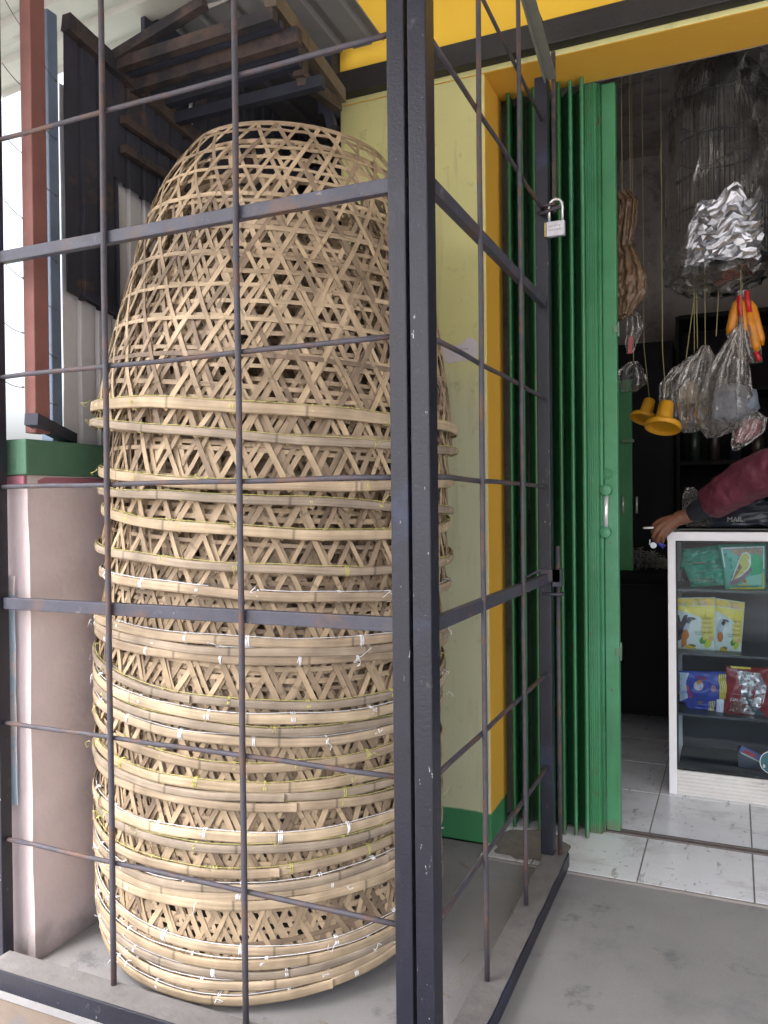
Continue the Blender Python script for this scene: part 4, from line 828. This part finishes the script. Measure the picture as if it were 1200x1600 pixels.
# orange sausages in clear packs
sg = hang([(1160, 452, 6), (1158, 480, 18), (1160, 520, 26), (1168, 555, 22), (1180, 568, 12)], 3.46, m_plast2, 'plastic_bag', 'tall clear bag of orange tubes with red ends hanging under the cage', 'plastic bag', 21, .006, .45)
for (a, b, rr) in (((1152, 468), (1139, 524), .017), ((1160, 466), (1163, 522), .016), ((1168, 478), (1183, 552), .020), ((1174, 470), (1192, 540), .015)):
    A = at(*a, y=3.45); B = at(*b, y=3.45); q = MB(); q.tube([A, A.lerp(B, .15), A.lerp(B, .85), B], [.004, rr, rr, .004], 12); child(q, 'orange_tube', mat('orange film', (.60, .22, .012), .22, 0, .2, 30, .5, 60), sg, True)
for (a, b) in (((1166, 455), (1171, 488)), ((1155, 462), (1157, 494)), ((1181, 550), (1187, 564))):
    A = at(*a, y=3.435); B = at(*b, y=3.435); q = MB(); q.tube([A, B], .010, 10); child(q, 'red_end', plain('red film', (.50, .02, .03), .3), sg, True)
# cords from cage
for k, (a, b) in enumerate((((1086, 455), (1072, 560)), ((1088, 452), (1090, 545)), ((1123, 452), (1119, 525)))):
    q = MB(); q.tube([at(*a, y=YC), at(*b, y=3.44)], .0018, 5); o = q.build('cord', m_strcord); tag(o, '%s of three straw coloured cords hanging below the bird cage' % ('leftmost', 'middle', 'rightmost')[k], 'cord', 'straw coloured cords below the cage')
# brown bags, black bag
hang([(972, 300, 12), (982, 315, 15), (978, 350, 16), (974, 380, 14), (980, 400, 16), (984, 430, 26), (984, 460, 26), (974, 492, 14), (968, 500, 4)], 3.35, m_brownbag, 'brown_bag', 'long crumpled brown bag hanging just inside behind the green gate', 'bag', 31, .02, .5)
b5 = hang([(986, 478, 3), (990, 495, 12), (992, 515, 14), (986, 535, 10), (984, 552, 5)], 3.40, m_plast, 'plastic_bag', 'narrow clear bag with a red and white strip behind the green gate', 'plastic bag', 33, .01, .4)
q = MB(); q.bar(at(986, 526, y=3.39), at(984, 552, y=3.39), .004, .016, (1, 0, 0)); child(q, 'red_strip', plain('pink red strip', (.5, .12, .14)), b5)
hang([(990, 565, 6), (985, 580, 22), (988, 600, 24), (984, 612, 10)], 3.55, m_plast, 'plastic_bag', 'low wrinkled clear bag hanging above the yellow feeders', 'plastic bag', 35, .012, .5)
# yellow feeders
def feeder(px, py, s, lab, tilt, y0):
    p = at(px, py, y=y0); r = thing('bird_feeder', tuple(p), lab, 'bird feeder', 'yellow plastic bird feeders')
    M4 = Matrix.Rotation(tilt, 4, 'Y') @ Matrix.Rotation(-.35, 4, 'X') @ Matrix.Scale(s, 4)
    q = MB(); q.lathe([(0, .105), (.026, .105), (.030, .10), (.036, .01), (.034, .006), (0, .006)], p, 24, mat4=M4); child(q, 'cup', m_yel, r, True)
    q = MB(); q.lathe([(.034, .012), (.064, .010), (.073, .006), (.076, -.004), (.073, -.016), (.066, -.018), (.062, -.008), (.04, -.006), (.0, -.004)], p, 32, mat4=M4); child(q, 'rim', m_yel, r, True)
    q = MB(); q.tube([p+M4.to_3x3() @ Vector((0, 0, .10)), p+Vector((0, 0, .3)), Vector((p.x, p.y, 3.5))], .0015, 5); child(q, 'hanging_cord', m_strcord, r)
feeder(1007, 652, .80, 'yellow plastic bird feeder, the smaller and farther of two behind the gate', .25, 3.55)
feeder(1036, 664, .96, 'yellow plastic bird feeder, the nearer of two, its wide rim tilted towards us', .12, 3.40)
# things on the display case top
pb = MB(); V = []; F = []
pb = bagmesh([(1078, 762, 6), (1082, 775, 16), (1088, 795, 22), (1096, 815, 26), (1100, 823, 28)], 3.60, 41, .02, 26, .5)
o = pb.build('plastic_bag', m_plast, smooth=True); tag(o, 'empty clear bag standing on the display case behind the wrist', 'plastic bag')
pb = bagmesh([(1185, 782, 20), (1175, 795, 50), (1165, 810, 60), (1160, 822, 62)], 3.62, 43, .02, 26, .5)
o = pb.build('plastic_bag', mat('dark printed film', (.03, .04, .06), .2, 0, .3, 10, 1, 20), smooth=True); tag(o, 'dark printed bag with pale letters lying on the display case under the sleeve', 'plastic bag')
V, F = text2d('MAIL.', .028, .0); a = at(1136, 815, y=3.56); q = MB(); q.add([(a.x+v[0], 3.53, a.z+v[1]) for v in V], F); q.build('lettering', plain('grey letters', (.35, .35, .36)), o)

# ================================================================== PERSON
def skin(name, chains, parent, m, voxel=None, sub_=1, rootflags=None, disp=None):
    "chains: lists of (x,y,z,r) polylines; ('link', i) style joins are made by sharing identical coordinates"
    V = []; E = []; Rr = []; idx = {}; roots = []
    for ch in chains:
        prev = None
        for j, (x, y, z, r) in enumerate(ch):
            k = (round(x, 4), round(y, 4), round(z, 4))
            if k not in idx: idx[k] = len(V); V.append((x, y, z)); Rr.append(r)
            i = idx[k]
            if prev is not None and prev != i: E.append((prev, i))
            prev = i
    me = bpy.data.meshes.new(name); me.from_pydata(V, E, []); me.materials.append(m)
    o = bpy.data.objects.new(name, me); C.objects.link(o)
    md = o.modifiers.new('skin', 'SKIN'); md.use_smooth_shade = True
    # islands -> a root each
    par = list(range(len(V)))
    def f(a):
        while par[a] != a: a = par[a]
        return a
    for a, b in E: par[f(a)] = f(b)
    seen = set()
    for i, sv in enumerate(me.skin_vertices[0].data):
        sv.radius = (Rr[i], Rr[i]); g_ = f(i); sv.use_root = g_ not in seen; seen.add(g_)
    ms = o.modifiers.new('sub', 'SUBSURF'); ms.levels = sub_; ms.render_levels = sub_
    if voxel:
        rm = o.modifiers.new('remesh', 'REMESH'); rm.mode = 'VOXEL'; rm.voxel_size = voxel; rm.use_smooth_shade = True
        sm = o.modifiers.new('smooth', 'SMOOTH'); sm.iterations = 2; sm.factor = .5
    if disp:
        tx = bpy.data.textures.new(name+'_t', 'CLOUDS'); tx.noise_scale = disp[1]; dmod = o.modifiers.new('disp', 'DISPLACE'); dmod.texture = tx; dmod.strength = disp[0]; dmod.mid_level = .5; dmod.texture_coords = 'GLOBAL'
    dg = bpy.context.evaluated_depsgraph_get(); ev = o.evaluated_get(dg); nm = bpy.data.meshes.new_from_object(ev)
    o.modifiers.clear(); o.data = nm
    nm.polygons.foreach_set('use_smooth', [True]*len(nm.polygons))
    if not nm.materials: nm.materials.append(m)
    if parent:
        nm.transform(Matrix.Translation(-Vector(parent.location))); o.parent = parent
    return o
pe = thing('person', (.62, 3.02, 0), 'person in a maroon jacket resting an arm on the display case, cigarette in hand', 'person')
WR = at(1079, 805, y=3.415); EL = at(1172, 752, y=3.25); SHd = Vector((.40, 3.02, 1.42))
def p4(v, r): return (v.x, v.y, v.z, r)
pelv = (.62, 3.02, .93, .15); chest = (.60, 3.03, 1.22, .155); upch = (.60, 3.04, 1.38, .12); neck = (.60, 3.04, 1.49, .058)
KN = [at(1033, 813, y=3.375), at(1034, 820, y=3.365), at(1038, 826, y=3.36), at(1044, 831, y=3.36)]
T1 = [at(1022, 819, y=3.37), at(1024, 828, y=3.355), at(1030, 836, y=3.35), at(1037, 838, y=3.35)]
T2 = [at(1019, 830, y=3.375), at(1020, 839, y=3.365), at(1026, 845, y=3.36), at(1035, 845, y=3.358)]
T3 = [at(1022, 838, y=3.385), at(1022, 846, y=3.38), at(1028, 850, y=3.375), at(1036, 849, y=3.37)]
pm = at(1052, 812, y=3.385)
chains = [[(.62, 3.02, .93, .15), (.60, 3.03, 1.22, .145), (.60, 3.04, 1.38, .11), (.60, 3.04, 1.49, .056), (.595, 3.045, 1.555, .075), (.59, 3.05, 1.62, .100), (.59, 3.06, 1.70, .105), (.59, 3.065, 1.76, .080)],
          [(.60, 3.04, 1.38, .11), p4(SHd, .062), p4(EL, .043), p4(WR, .032), p4(pm, .033)],
          [(.60, 3.04, 1.38, .11), (.80, 3.04, 1.42, .062), (.86, 3.06, 1.14, .042), (.80, 3.24, .98, .028), (.77, 3.33, .98, .028)],
          [(.62, 3.02, .93, .15), (.53, 3.02, .84, .095), (.52, 3.01, .48, .062), (.52, 3.05, .09, .042), (.52, 2.93, .04, .035)],
          [(.62, 3.02, .93, .15), (.71, 3.02, .84, .095), (.72, 3.01, .48, .062), (.72, 3.05, .09, .042), (.72, 2.93, .04, .035)]]
for i in range(4):
    base = pm.lerp(WR, .35)+(KN[i]-pm)*.25
    chains.append([p4(base, .021), p4(pm.lerp(KN[i], .6), .0180), p4(KN[i], .0135), p4(T1[i], .0095), p4(T2[i], .0088), p4(T3[i], .0075)])
th0 = pm+Vector((.02, .02, .006)); chains.append([p4(th0, .017), p4(at(1040, 822, y=3.40), .013), p4(at(1030, 832, y=3.395), .0105), p4(at(1022, 838, y=3.39), .009)])
for k in range(4):
    x = .75+.015*k; chains.append([(x+.005, 3.32, .985, .012), (x, 3.37, .975, .0095), (x-.005, 3.40, .955, .009), (x-.006, 3.41, .935, .008)])
chains.append([(.75, 3.31, .99, .014), (.72, 3.35, .985, .011), (.715, 3.38, .97, .009)])
body = skin('body', chains, pe, m_skin, .0045, 2)
# face
hc = Vector((.59, 3.055, 1.655))
q = MB(); 
q.tube([hc+Vector((0, -.088, .01)), hc+Vector((0, -.116, -.018)), hc+Vector((0, -.094, -.026))], [.008, .013, .010], 8); child(q, 'nose', m_skin, pe, True)
q = MB(); q.tube([hc+Vector((-.024, -.088, -.052)), hc+Vector((0, -.097, -.052)), hc+Vector((.024, -.088, -.052))], [.003, .007, .003], 8); child(q, 'mouth', plain('lips', (.22, .07, .06)), pe, True)
for sx in (-1, 1):
    q = MB(); q.lathe([(0, .011), (.006, .009), (.010, .004), (.011, 0), (.010, -.004), (0, -.011)], hc+Vector((sx*.030, -.086, .012)), 12); child(q, 'eye', plain('eye', (.5, .48, .45), .2), pe, True)
    q = MB(); q.tube([hc+Vector((sx*.094, .0, .02)), hc+Vector((sx*.104, .01, 0)), hc+Vector((sx*.095, .0, -.028))], [.008, .013, .007], 8); child(q, 'ear', m_skin, pe, True)
skin('hair', [[(hc.x, hc.y+.055, hc.z-.05, .085), (hc.x, hc.y+.045, hc.z+.03, .118), (hc.x, hc.y+.022, hc.z+.085, .118), (hc.x, hc.y+.012, hc.z+.12, .085)]], pe, m_hair, .007, 2)
c1 = WR.lerp(EL, .20)
jk = skin('jacket', [[(.62, 3.02, .76, .19), (.62, 3.02, .90, .195), (.60, 3.03, 1.20, .175), (.60, 3.04, 1.38, .135), (.60, 3.04, 1.46, .08)],
                     [(.60, 3.04, 1.38, .135), p4(SHd, .095), p4(SHd.lerp(EL, .5), .088), p4(EL+Vector((0, 0, .012)), .088), p4(WR.lerp(EL, .6)+Vector((0, 0, .004)), .082), p4(WR.lerp(EL, .40), .070), p4(WR.lerp(EL, .27), .052)],
                     [(.60, 3.04, 1.38, .135), (.80, 3.04, 1.42, .09), (.86, 3.06, 1.14, .075), (.81, 3.21, 1.0, .055)]], pe, m_jacket, .006, 2, disp=(.024, .07))
skin('cuff', [[p4(WR.lerp(EL, -.02), .036), p4(WR.lerp(EL, .10), .046), p4(WR.lerp(EL, .24), .050), p4(WR.lerp(EL, .40), .050)]], pe, m_cuff, .003, 2)
skin('trousers', [[(.62, 3.02, .96, .155), (.62, 3.02, .90, .155)], [(.62, 3.02, .90, .155), (.53, 3.02, .82, .11), (.52, 3.01, .48, .08), (.52, 3.04, .10, .065)], [(.62, 3.02, .90, .155), (.71, 3.02, .82, .11), (.72, 3.01, .48, .08), (.72, 3.04, .10, .065)]], pe, m_trouser, .008, 2, disp=(.012, .08))
for x in (.52, .72):
    skin('shoe', [[(x, 3.07, .045, .042), (x, 2.99, .045, .045), (x, 2.90, .035, .035)]], pe, m_blk, .005, 2)
a = at(1006, 825, y=3.365); b = at(1026, 824.5, y=3.365)
cgr = thing('cigarette', tuple(a), 'white cigarette held between the fingers above the display case corner', 'cigarette')
q = MB(); q.tube([a, b], .0042, 10); child(q, 'paper', plain('cigarette paper', (.85, .85, .85), .7), cgr, True)
q = MB(); q.tube([a+(a-b).normalized()*.004, a], .0040, 10); child(q, 'ash', plain('ash', (.30, .29, .29), .9), cgr, True)
lg = thing('keyring', tuple(at(1020, 850, y=3.37)), 'small blue and silver keyring dangling from the curled fingers', 'keyring')
q = MB(); q.tube([at(1024, 844, y=3.372), at(1038, 855, y=3.372)], .009, 10); child(q, 'fob', plain('royal blue plastic', (.03, .03, .28), .3), lg, True)
q = MB(); Mr = Matrix.Rotation(math.pi/2, 4, 'X'); q.lathe([(0, .003), (.012, .003), (.012, -.003), (0, -.003)], at(1021, 852, y=3.37), 16, mat4=Mr); q.bar(at(1015.5, 843, y=3.37), at(1015.5, 851, y=3.37), .006, .004, (1, 0, 0)); child(q, 'tag', plain('silver grey', (.45, .5, .55), .3, .4), lg)

# ================================================================== BAMBOO BASKETS
HB = .752
PROF = [(0, 1.0), (.04, .992), (.13, .962), (.26, .922), (.40, .875), (.5, .835), (.62, .765), (.72, .685), (.80, .60), (.86, .525), (.92, .44), (1.0, .37), (1.02, .30)]
PROF = [(0, 1.0), (.12, .972), (.28, .928), (.45, .87), (.61, .822), (.76, .76), (.87, .69), (.945, .625), (1.0, .56)]
def prof(s):
    for a, b in zip(PROF, PROF[1:]):
        if s <= b[0]:
            t = (s-a[0])/(b[0]-a[0]); t = t; return a[1]+(b[1]-a[1])*t
    return PROF[-1][1]
# smooth profile table
_t = np.linspace(0, 1, 101); _p = np.array([prof(x) for x in _t]); 
for _ in range(6): _p[1:-1] = (_p[:-2]+_p[1:-1]*2+_p[2:])/4
def pr_(s): return float(np.interp(s, _t, _p))
def ribbon(mb, pts, nrm, wd, th, tone, u0=0):
    "flat strip along pts; nrm outward normals; closed if first==last"
    n = len(pts); V = []; Lc = u0; U = []
    for i in range(n):
        d = (pts[min(i+1, n-1)]-pts[max(i-1, 0)]).normalized(); nn = nrm[i]; sd = d.cross(nn).normalized(); w_ = wd[i] if isinstance(wd, list) else wd
        for (a, b) in ((-1, -1), (1, -1), (1, 1), (-1, 1)): V.append(pts[i]+sd*(a*w_/2)+nn*(b*th/2))
        U.append(Lc)
        if i < n-1: Lc += (pts[i+1]-pts[i]).length
    F = []; UV = []
    for i in range(n-1):
        for k in range(4):
            k2 = (k+1) % 4; F.append((i*4+k, i*4+k2, (i+1)*4+k2, (i+1)*4+k)); va, vb = (k/4, (k+1)/4)
            UV.append(((U[i], va*.02), (U[i], vb*.02), (U[i+1], vb*.02), (U[i+1], va*.02)))
    mb.add(V, F, 0, tone, UV)
def weave_mesh(seed, ns=30, hoops=None):
    rd = random.Random(seed); mb = MB(); R0 = 1.0; Rw = .52
    def P(th, s, off):
        r = pr_(s)*Rw+off; r2 = pr_(min(1, s+.02))*Rw-pr_(max(0, s-.02))*Rw; sl = -r2/(.04*HB)
        nn = Vector((math.cos(th), math.sin(th), sl)).normalized(); return Vector((pr_(s)*Rw*math.cos(th), pr_(s)*Rw*math.sin(th), s*HB))+nn*off, nn
    TA = math.tan(R_(28.5)); SS = np.linspace(-.02, 1, 160); rr_ = np.array([pr_(max(0, x))*Rw for x in SS]); PH = np.concatenate([[0], np.cumsum(TA*HB*np.diff(SS)/((rr_[1:]+rr_[:-1])/2))])
    def phi(x): return float(np.interp(x, SS, PH))
    for dr in (-1, 1):
        for i in range(ns):
            th0 = 2*math.pi*(i+rd.uniform(-.07, .07))/ns; wd0 = rd.uniform(.0105, .0150); tone = (min(1, max(0, rd.gauss(.34, .34))), rd.random()*.3)
            kk = rd.gauss(1, .012); ph = rd.uniform(0, 6); pts = []; nr = []; K = 30; s0 = -.018; wdl = []
            for j in range(K+1):
                s = s0+(1-s0)*j/K; th = th0+dr*phi(s)*kk+.006*math.sin(s*9+ph)
                # over-under: pass above the other family at every other crossing
                m_ = phi(s)*ns/math.pi; p, nn = P(th, max(0, s), .0014*math.cos(math.pi*m_+(0 if dr > 0 else math.pi))+.0008*math.sin(s*40+ph))
                if s < 0: p.z = s*HB
                pts.append(p); nr.append(nn); wdl.append(wd0*(1-.22*max(0, s)))
            ribbon(mb, pts, nr, wdl, .0017, tone)
    m_ = 1
    while True:
        tgt = (m_+.5)*math.pi/ns
        if tgt > PH[-1]: break
        h = float(np.interp(tgt, PH, SS)); m_ += 1
        if h < .05: continue
        pts = []; nr = []; ph = rd.uniform(0, 6); K = 99; h += rd.uniform(-.003, .003)
        for j in range(K+1):
            a = 2*math.pi*j/K; p, nn = P(a, min(1, max(0, h+.002*math.sin(2*a+ph))), .0012*math.sin(a*ns+ph)); pts.append(p); nr.append(nn)
        tone = (min(1, max(0, rd.gauss(.30, .28))), rd.random()*.3); ribbon(mb, pts, nr, rd.uniform(.009, .0125), .0016, tone)
    # top ring
    for j2 in range(2):
        pts = []; nr = []
        for j in range(61):
            a = 2*math.pi*j/60; r = (pr_(1)-.01*j2)*Rw; pts.append(Vector((r*math.cos(a), r*math.sin(a), HB*(1.0+.004*j2)))); nr.append(Vector((math.cos(a), math.sin(a), .6)).normalized())
        ribbon(mb, pts, nr, .015, .002, (.4, .1))
    return mb
def rim_mesh(seed, h, th, mode):
    "half-round split bamboo hoop outside and a thinner one inside"
    rd = random.Random(seed); mb = MB(); Rw = .52; K = 128
    for (r0, hh, tt, flatn) in ((Rw+.006, h, th, 1), (Rw-.006, h*.8, th*.5, 0)):
        sec = []
        if flatn:
            for k in range(7):
                t = -math.pi/2+math.pi*k/6; sec.append((tt*(.25+.75*max(0, math.cos(t))**.3), hh/2*math.sin(t)))
            sec += [(0, hh/2*.9), (0, -hh/2*.9)]
        else: sec = [(0, -hh/2), (-tt, -hh/2), (-tt, hh/2), (0, hh/2)]
        n = len(sec); V = []; F = []; UV = []; e1 = rd.uniform(0, 6)
        knots = [e1+k*.63+rd.uniform(-.05, .05) for k in range(11)]
        for j in range(K+1):
            a = e1+2*math.pi*1.0*j/K
            w_ = .0022*math.sin(3*a+seed)+.0016*math.sin(8*a+seed*2)+.0010*nz3(a*6, seed, 0)
            kn = sum(math.exp(-((a-b)/.018)**2) for b in knots)*.0012
            rr = r0+.002*math.sin(2*a+seed*1.3)+kn+(.005*(j/K) if flatn else 0); z0 = w_
            hm = 1+.08*nz3(a*2.2, seed, 5)
            for (dr, dz) in sec: V.append(((rr+dr)*math.cos(a), (rr+dr)*math.sin(a), z0+dz*hm))
        tone = (rd.random(), rd.random()*.3)
        for j in range(K):
            for k in range(n):
                k2 = (k+1) % n; F.append((j*n+k, (j+1)*n+k, (j+1)*n+k2, j*n+k2)); u0, u1 = (2*math.pi*Rw*j/K, 2*math.pi*Rw*(j+1)/K); UV.append(((u0, k*.004), (u1, k*.004), (u1, (k+1)*.004), (u0, (k+1)*.004)))
        F.append(tuple(range(n))); UV.append([(0, 0)]*n); F.append(tuple(K*n+k for k in range(n))); UV.append([(0, 0)]*n)
        mb.add(V, F, 0, tone, UV)
    return mb
def tie_mesh(seed, h, th):
    rd = random.Random(seed*7+1); mb = MB(); Rw = .52; n = rd.randint(15, 19); a0 = rd.uniform(0, 6); K = 110
    # running twine on top of the rim
    pts = []
    for j in range(K+1):
        a = a0+2*math.pi*j/K*.96; pts.append(((Rw+.004+th*.55+.003*nz3(a*5, seed, 1))*math.cos(a), (Rw+.004+th*.55+.003*nz3(a*5, seed, 1))*math.sin(a), h*.5+.0018+.003*nz3(a*4, seed, 3)+.0022*math.sin(3*a+seed)+.0016*math.sin(8*a+seed*2)))
    mb.tube(pts, .0009, 5)
    for i in range(n):
        a = a0+2*math.pi*(i+rd.uniform(-.18, .18))/n
        for d in range(rd.choice((2, 2, 3))):
            b = a+d*.0075+rd.uniform(-.001, .001); c, s_ = math.cos(b), math.sin(b); w_ = .0022*math.sin(3*b+seed)+.0016*math.sin(8*b+seed*2)
            loop = [(Rw+.006+th+.0025, w_), (Rw+.005+th*.9, w_+h*.40), (Rw+.004, w_+h*.60), (Rw-.012, w_+h*.5), (Rw-.016, w_), (Rw-.012, w_-h*.5), (Rw+.004, w_-h*.58), (Rw+.005+th*.9, w_-h*.40)]
            tl_ = rd.uniform(-.006, .006)
            mb.tube([(r*math.cos(b+tl_*(z-w_)/h), r*math.sin(b+tl_*(z-w_)/h), z) for r, z in loop], .0015, 5, closed=True)
        if rd.random() < .35:   # loose knot end
            p = Vector(((Rw+.02+th)*math.cos(a), (Rw+.02+th)*math.sin(a), h*.4)); pts = [p*1.0]
            for k in range(5): p = p+Vector((rd.gauss(0, .006), rd.gauss(0, .006), rd.gauss(-.001, .006))); pts.append(p)
            mb.tube(pts, .0009, 4)
    return mb
RINGS = [ # photo rows: rim height at the left silhouette, at px 375, at px 607; left and right silhouettes; twine, rim tone
 (635, 634, 653, 141, 717, 'Y', 0), (662, 679, 697, 139, 718, 'Y', 1), (737, 757, 760, 152, 713, 'Y', 0), (767, 780, 792, 152, 711, 'Y', 1), (794, 832, 836, 155, 708, 'Y', 0), (850, 889, 890, 146, 710, 'Y', 1), (892, 929, 931, 149, 706, 'W', 2),
 (962, 1003, 1000, 142, 701, 'W', 2), (972, 1018, 1013, 142, 701, 'W', 1), (982, 1032, 1026, 142, 700, 'W', 2), (1015, 1104, 1091, 140, 698, 'Y', 1), (1042, 1127, 1109, 140, 696, 'W', 0), (1060, 1143, 1127, 139, 692, 'Y', 1), (1082, 1160, 1143, 138, 691, 'W', 2),
 (1108, 1202, 1175, 137, 690, 'Y', 2), (1150, 1233, 1208, 138, 690, 'Y', 0), (1163, 1248, 1227, 138, 690, 'Y', 1), (1178, 1263, 1243, 139, 690, 'Y', 2), (1228, 1313, 1279, 138, 689, 'W', 0), (1249, 1329, 1294, 139, 689, 'Y', 1), (1274, 1367, 1319, 138, 689, 'Y', 2),
 (1302, 1390, 1343, 137, 688, 'W', 1), (1315, 1404, 1356, 137, 688, 'W', 2), (1326, 1419, 1369, 137, 688, 'W', 0), (1352, 1495, 1444, 138, 687, 'W', 2), (1386, 1511, 1458, 137, 687, 'W', 0), (1402, 1528, 1471, 138, 687, 'W', 1), (1416, 1545, 1484, 140, 686, 'W', 2), (1441, 1570, 1497, 143, 686, 'W', 0)]
ORD = ['topmost', 'second', 'third', 'fourth', 'fifth', 'sixth', 'seventh', 'eighth', 'ninth', 'tenth', 'eleventh', 'twelfth', 'thirteenth', 'fourteenth', 'fifteenth', 'sixteenth', 'seventeenth', 'eighteenth', 'nineteenth', 'twentieth', 'twenty-first', 'twenty-second', 'twenty-third', 'twenty-fourth', 'twenty-fifth', 'twenty-sixth', 'twenty-seventh', 'twenty-eighth', 'lowest']
TONE = ['pale', 'greyish', 'tan']; TW = {'Y': 'yellow', 'W': 'white'}
def dirxy(px): d = AF+AR*((px-600)/CAMP['f']); v = Vector((d.x, d.y)); return v
NV = 7
weaves = [weave_mesh(i+20, 32 if i == 0 else 34) for i in range(NV)]
wmesh = [None]*NV; rimcache = {}; prevz = None
for i, (yl_, ym, yr, xl, xr, tw, tn) in enumerate(RINGS):
    dl, dr = dirxy(xl).normalized(), dirxy(xr).normalized()
    bl, br = math.atan2(dl.x, dl.y), math.atan2(dr.x, dr.y); be = (bl+br)/2; hf = (br-bl)/2
    D = 1.527/(math.cos(be)-math.sin(hf)*1.0); Ro = D*math.sin(hf); cx, cy = D*math.sin(be), D*math.cos(be)
    # three rim points
    def hit(px, py):
        d = AF+AR*((px-600)/CAMP['f'])-AU*((py-800)/CAMP['f']); a = d.x**2+d.y**2; b = -2*(d.x*cx+d.y*cy); c = cx*cx+cy*cy-Ro*Ro; disc = b*b-4*a*c
        t_ = (-b-math.sqrt(max(0, disc)))/(2*a); return EYE+d*t_
    A, B_, Cc = hit(xl, yl_), hit(375, ym), hit(607, yr)
    n_ = (B_-A).cross(Cc-A); n_.normalize()
    if n_.z < 0: n_ = -n_
    # limit the tilt
    zc = A.z-((cx-A.x)*n_.x+(cy-A.y)*n_.y)/n_.z
    h = (.0250, .0205, .0230)[tn]*(1 if i != 0 else 1.1); th = (.0055, .0075, .006)[tn]
    sc_ = (Ro-.017)/.52
    rot = Vector((0, 0, 1)).rotation_difference(n_).to_matrix().to_4x4() @ Matrix.Rotation(i*2.1, 4, 'Z')
    lab = '%s bamboo basket counting down the stack, its %s rim bound with %s twine' % (ORD[i], TONE[tn], TW[tw])
    root = thing('bamboo_basket', (cx, cy, zc), lab, 'basket', 'bamboo dome baskets nested in one tall stack')
    root.rotation_euler = rot.to_euler(); root.scale = (sc_, sc_, 1)
    k = i % NV
    if wmesh[k] is None:
        o = weaves[k].build('weave', m_strip); wmesh[k] = o.data
    else:
        o = bpy.data.objects.new('weave', wmesh[k]); C.objects.link(o)
    o.parent = root
    o = rim_mesh(i+1, h, th, tn).build('rim', m_rim[tn], root, True)
    o = tie_mesh(i+1, h, th).build('twine', m_strW if tw == 'W' else m_strY, root, True)
    if i < 2 or prevz is None or 1: print('ring', i, round(cx, 3), round(cy, 3), round(zc, 3), 'R', round(Ro, 3), 'tilt', round(math.degrees(math.acos(n_.z)), 1))
